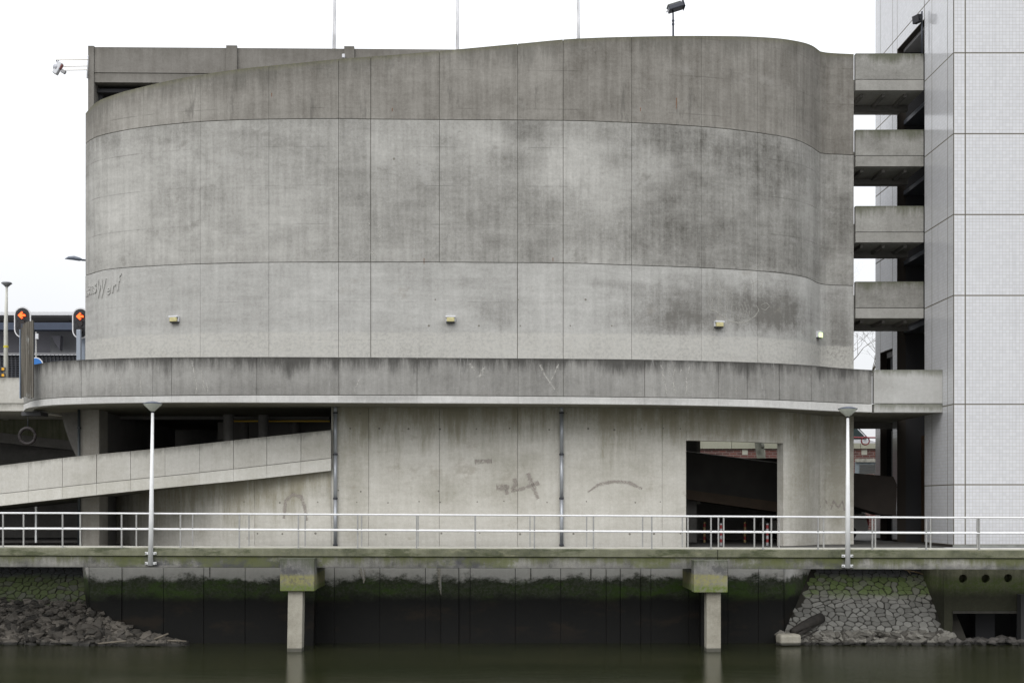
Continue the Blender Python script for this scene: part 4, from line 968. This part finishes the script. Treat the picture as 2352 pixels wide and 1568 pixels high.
fp = [-128,7,143.8,279.4,414.5,549.8,685.5,821.5,957,1092,1227.5,1363,1497,1633,1752.6,1879,2003.6,2127.4,2249,2372]
bpz = [-75,54.3,184.6,313.4,442.7,572,701,830.6,960.7,1091,1217.3,1347.4,1476,1567.4,1580,1650,1662,1732.5,1771.5,1789,1891.5,2010.3,2137,2245,2365]
rail('handrail', 'white two-bar handrail along the water edge of the walkway', 43.12, 0, fp, (1177.3,1183.0,1189.4), (1213.5,1219.5,1225), .032)
rail('handrail', 'white two-bar handrail behind the first, along the building side of walkway', 44.55, 0, bpz, (1177.3,1183.0,1189.4), (1213.5,1219.5,1225), .024)

# promenade lamps
lglass = simple('lamp_diffuser', (.50,.52,.46), .35, 0, .1, 6)
for px0, px1, ytop_, lab in ((345.5,350.5,924,'white tapered lamp post on walkway edge in front of exit ramp, left'), (1947.2,1947.2,936,'white tapered lamp post on walkway edge near the tile tower, right')):
    d = 42.93; lp = thing('promenade_lamp', lab, 'lamp post', (0,0,0), 0, 'lamp posts on the walkway edge')
    yb0 = 1298 if px0 < 500 else 1304
    yh = ytop_ + 20
    tube('pole', [P(px0,yb0,d), P(px0+(px1-px0)*.4,1180,d), P(px1,yh,d)], [.086,.078,.046], white_paint, lp, 16)
    c = P(px1, yh, d)
    v, f = lathe_vf([(.05,-.02),(.09,.02),(.305,.22),(.312,.25)], 28, c); mesh('diffuser', v, f, lglass, lp, smooth=True)
    v, f = lathe_vf([(.325,.245),(.33,.265),(.16,.315),(.04,.335)], 28, c); mesh('cap', v, f, simple('dark_lamp_cap', (.10,.115,.15), .3), lp, smooth=True)
    v, f = lathe_vf([(.052,-.05),(.058,-.03),(.07,.015)], 16, c); mesh('collar', v, f, black_p, lp, smooth=True)
    for yy in (1270 if px0 < 500 else 1276, 1293 if px0 < 500 else 1299):
        x, _, z = P(px0, yy, d)
        box('bracket', x-.19, x+.19, d+.02, d+.07, z-.045, z+.045, white_paint, lp)
        for s_ in (-.16, .16): tube('bolt', [(x+s_, d-.03, z), (x+s_, d+.06, z)], .022, post_paint, lp, 6)

# downpipes
for px_, lab in ((771,'grey downpipe beside the end of the exit ramp, left one'), (1289.5,'grey downpipe in the middle of the lower wall, right one')):
    X, Y, nx, ny, a, _ = [float(q) for q in drum.at(drum.T(px_))]; y_ = Y - .1
    dp = thing('downpipe', lab, 'downpipe', (0,0,0), 0, 'downpipes on the lower wall')
    ys = [932,948,1043,1144,1251]
    for i in range(4):
        tube('pipe_length', [(X, y_, Z_(ys[i],y_)), (X, y_, Z_(ys[i+1],y_)+.02)], .066 if i else .06, galv, dp, 14)
        v, f = lathe_vf([(.085,-.03),(.088,0),(.085,.03)], 16, (X, y_, Z_(ys[i+1],y_))); mesh('clamp', v, f, dark_band, dp)

pd = thing('downpipe', 'dark thin downpipe beside the left column under the slab', 'downpipe')
tube('pipe_length', [(X_(181.5,46.9),46.9,-.05),(X_(181.5,46.9),46.9,5.2)], .055, simple('dark_green_pipe', (.05,.06,.065), .5), pd, 10)
for z in (4.3, 1.2): v, f = lathe_vf([(.08,-.03),(.08,.03)], 12, (X_(181.5,46.9),46.9,z)); mesh('clamp', v, f, dark_band, pd)
tag(box('marker_post', X_(82,46.2)-.03, X_(82,46.2)+.03, 46.2, 46.26, .1, Z_(1163,46.2), white_paint), 'short white post on the ground under the exit ramp, far left', 'post')

# wall lights
def wall_light(px_, py_, lab, lit=False, w=.34, h=.23):
    X, Y, nx, ny, a, _ = [float(q) for q in drum.at(drum.T(px_))]; z = Z_(py_, Y)
    rz = math.atan2(nx, -ny)
    tt_ = thing('wall_light', lab, 'wall light', (X + nx*.001, Y + ny*.001, z), rz, 'bulkhead lights on the drum wall')
    box('housing', -w/2, w/2, -.1, 0, -h/2+.03, h/2, lamp_white, tt_, bev=.012); box('hood', -w/2-.01, w/2+.01, -.19, -.101, h/2-.05, h/2+.005, lamp_white, tt_, bev=.006)
    if lit:
        m, t, b = new_mat('lit_lens'); b.inputs['Base Color'].default_value = (.7,.8,.4,1); b.inputs['Emission Color'].default_value = (.72,.95,.45,1); b.inputs['Emission Strength'].default_value = 1.1; lm = m
    else: lm = lens_yel
    box('lens', -w/2+.03, w/2-.03, -.2, -.102, -h/2+.02, h/2-.055, lm, tt_, bev=.02)
    box('base_plate', -w/2+.02, w/2-.02, -.16, -.01, -h/2-.01, -h/2+.018, dark_band, tt_)
wall_light(403, 734, 'small bulkhead light low on the left part of the drum wall')
wall_light(1035, 734, 'small bulkhead light low at the middle of the drum wall')
wall_light(1649, 745.5, 'small bulkhead light just below the chalk drawing')
wall_light(1877, 769, 'small lit greenish bulkhead light where the drum wall bends inward', True, .24, .26)
# little lamp on roof buttress
tag(box('roof_light', X_(785.5,50), X_(792,50), 49.98, 50.15, Z_(133,50), Z_(124,50), lamp_white, bev=.02), 'tiny white lamp beside the roof buttress', 'lamp')

# roof masts and floodlight
mast_m = simple('weathered_white_mast', (.50,.50,.515), .5, 0, .3, 7, stretch=(1,1,.25))
for px_, tx_, lab in ((767.5,768.8,'leftmost of three tall pale masts above the roof edge'), (1050.5,1052,'middle one of three tall pale masts above the roof edge'), (1328.5,1327.3,'rightmost of three tall pale masts above the roof edge')):
    d = 54; o = tube('roof_mast', [(X_(px_,d), d, 15.6), (X_(px_,d), d, Z_(110,d)), (X_(tx_,d), d, Z_(-90,d))], [.085,.078,.055], mast_m, None, 12)
    tag(o, lab, 'mast', 'masts on the roof')
fl = thing('floodlight', 'dark floodlight tilted on a thin pole above the highest part of the roof', 'floodlight')
d = 51.5; tube('pole', [(X_(1546.5,d), d, 15.6), P(1546.2,52,d), P(1545.8,24,d)], [.042,.04,.03], dark_steel, fl)
for yy in (48, 56): v, f = lathe_vf([(.055,-.03),(.055,.03)], 10, P(1546,yy,d)); mesh('collar', v, f, dark_steel, fl)
M = Matrix.Translation(P(1550,17,d)) @ Matrix.Rotation(R(-17), 4, 'Y')
v, f = rot_vf(bevbox_vf(-.28,.34,-.25,.25,-.12,.07,.03), M); mesh('lamp_body', v, f, simple('dark_blue_housing', (.04,.045,.06), .4), fl)
v, f = rot_vf(bevbox_vf(-.30,.26,-.22,.22,.075,.13,.02), M); mesh('cover', v, f, simple('grey_green_cover', (.22,.23,.21), .5), fl)
v, f = rot_vf(box_vf(.345,.365,-.26,.26,-.16,.18), M); mesh('visor', v, f, dark_steel, fl)
v, f = rot_vf(box_vf(-.4,.1,-.03,.03,-.1,-.06), M); mesh('arm', v, f, lamp_white, fl)

# camera and speaker on long rods at the roof corner
cc_ = thing('camera_on_rods', 'white camera and small sensor on long rods beyond the roof corner, upper left', 'camera')
d = 50.0; rodm = simple('cream_rod', (.55,.50,.40), .5)
for a_, c_, xs_ in ((138.5,137.5,127.5),(153,152.2,141),(161,161,148)):
    tube('rod', [(X_(xs_,d), d, Z_(c_+.8,d)), (X_(202,d), d, Z_(c_,d))], .016, rodm, cc_)
M = Matrix.Translation(P(134.5,156,d)) @ Matrix.Rotation(R(28), 4, 'Y')
v, f = rot_vf(bevbox_vf(-.10,.08,-.12,.12,-.28,.22,.02), M); mesh('housing', v, f, lamp_white, cc_)
v, f = rot_vf(box_vf(.082,.10,-.10,.10,-.02,.18), M); mesh('red_stripe', v, f, simple('dull_red', (.30,.10,.10), .5), cc_)
v, f = rot_vf(lathe_vf([(.02,-.16),(.12,-.12),(.15,0),(.12,.1),(.02,.14)], 14), Matrix.Translation(P(130,155,d))); mesh('dome', v, f, simple('grey_dome', (.45,.46,.5), .3), cc_, smooth=True)
tube('bracket', [P(130,139,d), P(132,146,d), P(131,152,d)], .022, dark_steel, cc_); tube('bracket', [P(134,139,d), P(137,145,d), P(136,150,d)], .02, dark_steel, cc_)
v, f = rot_vf(bevbox_vf(-.09,.09,-.07,.07,-.07,.07,.02), Matrix.Translation(P(146,165,d)) @ Matrix.Rotation(R(30),4,'Y')); mesh('sensor', v, f, simple('grey_sensor', (.30,.30,.31), .5), cc_)
cb = tube('corner_cable', [(X_(201.5,50.2), 50.2, Z_(128,50.2)), (X_(200.5,50.2), 50.2, Z_(180,50.2))], .03, lamp_white); tag(cb, 'thin pale conduit on the roof corner beside the rods', 'conduit')

# ------------------------------------------------------------ traffic lights, signs and lamps, left
def arrow_vf(c, s, y):
    pts = [(-.5,0),(.02,.5),(.2,.36),(-.02,.14),(.5,.14),(.5,-.14),(-.02,-.14),(.2,-.36),(.02,-.5)]
    v = [(c[0]+a*s, y, c[2]+b_*s) for a, b_ in pts] + [(c[0]+a*s, y+.012, c[2]+b_*s) for a, b_ in pts]; n = len(pts)
    return v, [tuple(range(n)), tuple(range(2*n-1,n-1,-1))] + [(i, i+n, (i+1)%n+n, (i+1)%n) for i in range(n)]
em, t, b = new_mat('red_signal'); b.inputs['Base Color'].default_value = (.8,.05,.01,1); b.inputs['Emission Color'].default_value = (1,.10,.012,1); b.inputs['Emission Strength'].default_value = 2.6
def capsule(hw, hh, n=12):
    pts = [(hw*math.cos(math.pi*k/n), hh-hw + hw*math.sin(math.pi*k/n)) for k in range(n+1)]
    return pts + [(-a, -b_) for a, b_ in pts]
for cx_, cy_, hh, lab in ((51,739.5,.62,'black traffic light with red left arrow above the timber fender'), (184.5,742,.62,'black traffic light with red left arrow half hidden by the drum edge')):
    d = 50.6; tl = thing('traffic_light', lab, 'traffic light', P(cx_, cy_, d), 0, 'traffic lights on the ramp')
    hw = .335
    prism('white_border', capsule(hw, hh), .03, .06, white_b, tl); prism('backboard', capsule(hw-.055, hh-.055), .0, .028, black_p, tl)
    prism('housing', capsule(.17, .5), .062, .3, black_p, tl)
    for zc in (.26, -.02, -.30):
        v, f = lathe_vf([(.115,0),(.12,.02),(.105,.05)], 18); v, f = rot_vf((v, f), Matrix.Translation((0,0,zc)) @ Matrix.Rotation(R(90),4,'X')); mesh('lens', v, f, simple('dark_lens', (.02,.015,.015), .2), tl)
        tube('visor', [(.16*math.cos(q), -.10, zc+.16*math.sin(q)) for q in np.linspace(.1, math.pi-.1, 9)], .012, black_p, tl, 5)
    v, f = arrow_vf((0,0,.26), .30, -.075); mesh('red_arrow', v, f, em, tl)
    box('pole', -.075, .075, .31, .42, -3.6, -.2, simple('blue_grey_pole', (.25,.29,.35), .45, .2), tl)
o = box('support_post', X_(176,50.3), X_(186,50.3), 50.25, 50.4, 4.5, Z_(757,50.3), simple('blue_grey_post', (.30,.34,.40), .45, .2), bev=.02); tag(o, 'blue grey steel post in front of the half hidden traffic light', 'post')
m_sign = thing('round_sign', 'blue and white round sign just showing over the rounded parapet', 'sign'); c = P(82,838,49.8)
v, f = rot_vf(lathe_vf([(.30,0),(.30,.02)], 24), Matrix.Translation(c) @ Matrix.Rotation(R(90),4,'X')); mesh('rim', v, f, white_b, m_sign)
v, f = rot_vf(lathe_vf([(.265,0),(.265,.012)], 24), Matrix.Translation((c[0],c[1]-.021,c[2])) @ Matrix.Rotation(R(90),4,'X')); mesh('face', v, f, simple('sign_blue', (.02,.16,.50), .4), m_sign)
tube('pole', [(c[0]-.02,49.9,4.9),(c[0]-.02,49.9,Z_(762,49.9))], .03, post_paint, m_sign); box('clamp_box', c[0]-.02, c[0]+.09, 49.8, 49.9, Z_(778,49.8), Z_(766,49.8), lamp_white, m_sign)
sl = thing('street_lamp', 'slim cream lamp post with small cone head at the far left', 'street lamp'); d = 56
tube('pole', [(X_(13.5,d),d,5.2),(X_(13.5,d),d,Z_(742,d)),(X_(15.5,d),d,Z_(657,d))], [.11,.085,.05], simple('cream_pole', (.56,.56,.51), .5, 0, .08, 3), sl, 12)
v, f = lathe_vf([(.04,-.1),(.14,0),(.24,.08),(.2,.13),(.05,.15)], 16, P(15.5,655,d)); mesh('head', v, f, simple('grey_head', (.20,.21,.22), .4), sl, smooth=True)
v, f = lathe_vf([(.105,-.05),(.105,.05)], 14, P(13.7,796,d)); mesh('yellow_band', v, f, simple('yellow_tape', (.60,.52,.05), .5), sl)
yb = simple('amber', (.75,.38,.01), .4)
for yy in (848, 862):
    x, _, z = P(12, yy, d-.12); box('button_box', x-.15, x+.02, d-.3, d-.12, z-.09, z+.09, black_p, sl, bev=.02); box('amber_cap', x-.08, x+.03, d-.33, d-.301, z-.06, z+.05, yb, sl)
sl2 = thing('street_lamp', 'grey leaf-shaped street lamp head reaching out from behind the drum', 'street lamp'); d = 58
mat_l = simple('slate_lamp', (.12,.14,.18), .4)
pts = [P(149,594.5,d), P(158,592.5,d), P(170,592.5,d), P(183,595.5,d), P(190,597,d)]
tube('head', pts, [.01,.075,.10,.08,.03], mat_l, sl2, 12); tube('arm', [P(188,597,d), P(230,600,d), P(240,640,d), P(240,1150,d)], .045, dark_steel, sl2)

# station-like building, far left
st = thing('glazed_hall', 'long dark glazed building with pale flat roof edge beyond the approach ramp', 'building'); d = 95
box('roof_edge', -95, X_(260,d), d, d+1, Z_(723.5,d), Z_(716,d), simple('white_fascia', (.62,.63,.65), .5), st)
box('roof', -95, X_(260,d), d+1, d+22, Z_(722,d), Z_(718,d), simple('roof_grey', (.4,.4,.42), .6), st)
box('soffit_wall', -95, X_(260,d), d+4, d+4.2, Z_(770,d), Z_(722,d), simple('dark_clerestory', (.07,.075,.085), .4), st)
lv = simple('louvre_grey', (.16,.165,.18), .5)
for k in range(22): box('louvre', X_(78,d), X_(260,d), d+3.4, d+3.6, Z_(797-k*2.6,d), Z_(795.2-k*2.6,d), lv, st)
box('grey_wall', -95, X_(78,d), d+3.5, d+3.7, Z_(798,d), Z_(745,d), simple('hall_grey', (.13,.13,.15), .6), st)
prism('brace', [(X_(95,d),Z_(762,d)),(X_(118,d),Z_(762,d)),(X_(116,d),Z_(797,d))], d+2, d+2.6, simple('brace_dark', (.06,.06,.075), .6), st)
box('sill', -95, X_(260,d), d+3, d+3.3, Z_(802,d), Z_(799,d), simple('sill_grey', (.38,.38,.4), .6), st)
box('window_band', -95, X_(260,d), d+3.6, d+3.8, 3, Z_(802,d), simple('hall_glass', (.02,.022,.03), .1), st)
mul = simple('mullion_grey', (.06,.065,.08), .5)
for k in range(34): box('mullion', X_(-60+k*9.2,d), X_(-60+k*9.2,d)+.06, d+3.45, d+3.6, 3, Z_(802,d), mul, st)
for k in range(11): box('transom', -40, X_(260,d), d+3.44, d+3.58, Z_(806+k*5.4,d), Z_(806+k*5.4,d)+.05, mul, st)
box('navy_girder', -95, X_(260,85), 85, 85.8, Z_(757,85), Z_(740.5,85), navy, st)
for a_ in (-40,): pass
for a_, c_ in ((128,0),(150,0)): box('roof_hanger', X_(a_,d), X_(a_+5,d), d+3, d+3.3, Z_(742,d), Z_(723,d), mul, st)
upr = flat('upper_road', -95, -16.5, 50.5, 92, 5.35, asphalt)

# ------------------------------------------------------------ beyond the gaps: brick wall, cars, tree
bm_, t, b = new_mat('red_brick'); g = G(t)
A = g.n('ShaderNodeAttribute', attribute_name='arc').outputs['Vector']
bt = g.n('ShaderNodeTexBrick'); g.put(bt.inputs['Vector'], A); bt.inputs['Color1'].default_value = (.20,.075,.06,1); bt.inputs['Color2'].default_value = (.11,.05,.045,1); bt.inputs['Mortar'].default_value = (.24,.19,.17,1)
bt.inputs['Scale'].default_value = 1; bt.inputs['Brick Width'].default_value = .44; bt.inputs['Row Height'].default_value = .15; bt.inputs['Mortar Size'].default_value = .022
g.put(b.inputs['Base Color'], bt.outputs['Color']); b.inputs['Roughness'].default_value = .9
bw = thing('brick_wall', 'red brick retaining wall with pale coping seen through the doorway and gap', 'wall'); d = 78
box('brickwork', -25, 60, d, d+.5, -.06, Z_(1030,d), bm_, bw)
k_ = -25.0
while k_ < 60:
    box('coping', k_+.01, k_+1.95, d-.12, d+.6, Z_(1030,d), Z_(1017.5 if k_ > 19 else 1006,d), conc_far, bw); k_ += 1.97
pale = simple('pale_block', (.52,.52,.44), .8)
for a_ in (1653+17, 1653+48, 1650, 1985): 
    pass
for a_ in (1711, 1751, 1985): box('stone_block', X_(a_,d)-.17, X_(a_,d)+.17, d-.02, d+.1, Z_(1044,d), Z_(1031.5,d), pale, bw)
flat('far_road', -25, 120, 78.5, 200, 4.5, asphalt)
wn = thing('shutter', 'grey slatted shutter in a blue grey frame against the brick wall', 'shutter')
box('frame', X_(1963,77), X_(2012,77), 76.9, 77, Z_(1088,77), Z_(1061,77), simple('frame_bluegrey', (.24,.28,.30), .6, 0, .2, 4), wn)
box('ivory_head', X_(1963,77), X_(2012,77), 76.8, 76.9, Z_(1061,77), Z_(1053,77), simple('flaking_render', (.36,.35,.30), .9, 0, .35, 6), wn)
for k in range(7): box('slat', X_(1973,77), X_(2012,77), 76.84, 76.89, Z_(1088-k*3.3,77), Z_(1086.2-k*3.3,77), simple('slat_grey', (.14,.14,.13), .6), wn)
rr_ = thing('red_barrier', 'red bar with a ring hanging from it in front of the white van', 'barrier'); d = 77
tube('bar', [P(1880,1003.5,d), P(2050,1005,d)], .045, simple('barrier_red', (.24,.03,.035), .5), rr_)
v, f = ring_vf(P(1987.5,1012,d), .24, .045); mesh('ring', v, f, simple('barrier_red_b', (.20,.04,.045), .5), rr_, smooth=True)
for a_ in (1880, 2050): tube('post', [(X_(a_,d), d, -.06), P(a_,1002,d)], .05, simple('barrier_red_c', (.24,.03,.035), .5), rr_)

def car(name, label, loc, rz, paint, van=False):
    c = thing(name, label, 'van' if van else 'car', loc, rz, None)
    H = 1.85 if van else 1.46; hood = 1.05 if van else .92
    side = [(2.15,.35),(2.2,.62),(2.05,.82),(1.25,hood),(.55,H-.06),(.1,H),(-1.7,H-.02),(-2.05,hood+.1),(-2.18,.6),(-2.1,.3),(-1.75,.28),(-1.6,.55),(-1.3,.68),(-1.0,.55),(-.88,.26),(.95,.26),(1.05,.55),(1.35,.68),(1.65,.55),(1.8,.28)]
    n = len(side); V = []
    for y, k in ((-.82,.97),(-.72,1.0),(.72,1.0),(.82,.97)):
        for x, z in side: V.append((x*k if abs(y) > .8 else x, y*(1-.14*max(0, (z-hood))/(H-hood)), z*(.985 if abs(y) > .8 else 1)))
    Fc = [tuple(range(n))[::-1], tuple(3*n+i for i in range(n))]
    for l in range(3):
        for i in range(n): j = (i+1)%n; Fc.append((l*n+i, l*n+j, (l+1)*n+j, (l+1)*n+i))
    mesh('body', V, Fc, paint, c)
    gl = simple('car_glass', (.035,.05,.05), .08)
    for s_ in (-1, 1):
        y = s_*.76
        q = [(1.1,hood+.02),(.52,H-.14),(-.2,H-.1),(-.2,hood)]; q2 = [(-.3,hood),(-.3,H-.1),(-1.6,H-.14),(-1.85,hood+.1)]
        for qq in (q, q2):
            yy = [s_*(.835 - .115*max(0, z-hood)/(H-hood)) for x, z in qq]
            v = [(x, a, z) for (x, z), a in zip(qq, yy)] + [(x, a - s_*.03, z) for (x, z), a in zip(qq, yy)]
            mesh('side_window', v, [(0,1,2,3),(7,6,5,4),(0,4,5,1),(1,5,6,2),(2,6,7,3),(3,7,4,0)], gl, c)
        v, f = lathe_vf([(.02,0),(.09,.02),(.09,.1),(.03,.14)], 8, (.95, s_*.93, hood+.04)); mesh('mirror', v, f, paint, c)
        for x in (-1.3, 1.35):
            v, f = rot_vf(lathe_vf([(.2,-.02),(.32,-.01),(.34,.03),(.34,.17),(.3,.2)], 20), Matrix.Translation((x, s_*.84, .33)) @ Matrix.Rotation(R(90*s_),4,'X')); w_ = mesh('wheel', v, f, simple('tyre_black', (.02,.02,.022), .8), c)
            v, f = rot_vf(lathe_vf([(.19,-.04),(.2,-.02)], 12), Matrix.Translation((x, s_*.84, .33)) @ Matrix.Rotation(R(90*s_),4,'X')); mesh('rim', v, f, simple('rim_grey', (.35,.35,.36), .4, .5), w_)
        box('headlight', 2.02, 2.17, s_*.62-.14, s_*.62+.14, .62, .76, lglass, c, bev=.02); box('tail_light', -2.19, -2.1, s_*.66-.09, s_*.66+.09, .65, .95, simple('tail_red', (.35,.02,.02), .3), c)
    v = [(1.29,-.66,hood+.01),(1.29,.66,hood+.01),(.6,.6,H-.06),(.6,-.6,H-.06)]
    v2 = [(x+.03, y, z+.015) for x, y, z in v]
    mesh('windscreen', v2 + v, [(0,1,2,3),(7,6,5,4),(0,4,5,1),(1,5,6,2),(2,6,7,3),(3,7,4,0)], gl, c)
    return c
wp = simple('white_car_paint', (.62,.63,.66), .2)
car('parked_car', 'white van with dark side window on the upper road, seen in the right gap', (X_(2007,80)-1.6, 80.6, 4.5), 0, wp, True)
car('parked_car', 'white car parked at ground level under the dark ramp, beside the tile tower', (X_(1997,54.5)-2.19, 55.3, -.06), R(180), simple('cream_white_paint', (.70,.70,.66), .25), True)

bark = simple('mottled_bark', (.15,.155,.125), .9, 0, .5, 2.2, .5)
def bare_tree(label, base, h, r, spread, seed, trunk_lean=0, levels=5):
    rd = random.Random(seed); root = thing('bare_tree', label, 'tree', base)
    segs = []; 
    def grow(p, dr, ln, rad, lv):
        q = p; pts = [q]; rs = [rad]
        n = 4
        for k in range(n):
            dr = (dr + Vector((rd.uniform(-1,1), rd.uniform(-1,1), rd.uniform(-.4,.6)))*.13).normalized(); q = q + dr*ln/n; pts.append(q); rs.append(rad*(1-.45*(k+1)/n))
        segs.append((lv, tube_vf(pts, rs, 7 if lv < 2 else 4, True)))
        if lv >= levels: return
        for k in range(3 if lv < 3 else 3):
            i = rd.choice((2,3,4)); az = rd.uniform(0, 6.28); el = rd.uniform(.35, .95)
            nd = (dr*math.cos(el) + Vector((math.cos(az), math.sin(az), rd.uniform(-.1,.25)))*math.sin(el)*spread).normalized()
            grow(pts[i], nd, ln*rd.uniform(.6,.8), rs[i]*.62, lv+1)
    grow(Vector((0,0,0)), Vector((trunk_lean,0,1)).normalized(), h, r, 0)
    v, f = join_parts([s_ for l, s_ in segs if l == 0]); mesh('trunk', v, f, bark, root, smooth=True)
    v, f = join_parts([s_ for l, s_ in segs if 0 < l]); mesh('crown', v, f, simple('twig_brown', (.10,.085,.065), .9), root, smooth=True, kind='stuff')
bare_tree('bare winter tree whose twigs show between the lowest upper bridge and lower bridge', (X_(1950,84), 84, 5), 4.6, .2, 1.15, 5, levels=6)
tr = thing('bare_tree', 'mottled tree trunk with a knot in front of brick wall, seen through the doorway', 'tree', (0,0,0))
d = 76; tube('trunk', [P(1752,1250,d), P(1750,1060,d), P(1745,1030,d), P(1742,1010,d), P(1739,985,d), (X_(1740,d),d,8.5)], [.34,.27,.26,.24,.3,.22], bark, tr, 12)
tube('knot', [P(1750,1024,d-.15), P(1755,1023,d-.2)], [.2,.12], bark, tr, 8)
tube('limb', [(X_(1740,d),d,8.3), (X_(1700,d),d+.5,11), (X_(1690,d),d+1,13)], [.18,.1,.04], bark, tr, 8); tube('limb', [(X_(1740,d),d,8.3), (X_(1780,d),d,11), (X_(1800,d),d+1,13)], [.18,.1,.04], bark, tr, 8)

# bollards inside the doorway
rd_ = simple('bollard_red', (.20,.018,.018), .5); wh = simple('bollard_white', (.30,.30,.31), .5); yl_ = simple('bollard_cream', (.28,.21,.09), .5)
for px_, d, light, lab in ((1618,51.5,yl_,'farther red and cream bollard at the left of the doorway'), (1656,47.9,wh,'nearer red and white bollard at the left of the doorway'), (1711,51.5,yl_,'farther red and cream bollard at the right of the doorway'), (1762.5,47.9,wh,'nearer red and white bollard at the right of the doorway')):
    bo = thing('bollard', lab, 'bollard', (X_(px_,d), d, -.07), 0, 'striped bollards inside the doorway')
    z = 0
    for k in range(6):
        v, f = lathe_vf([(.05,z),(.05,z+.13)], 14); mesh('band', v, f, light if k % 2 == 0 else rd_, bo, smooth=False); z += .13
    v, f = lathe_vf([(.05,z),(.045,z+.04),(.02,z+.07)], 14); mesh('cap', v, f, light, bo, smooth=True)
    v, f = lathe_vf([(.11,0),(.11,.012)], 14); mesh('foot', v, f, dark_steel, bo)
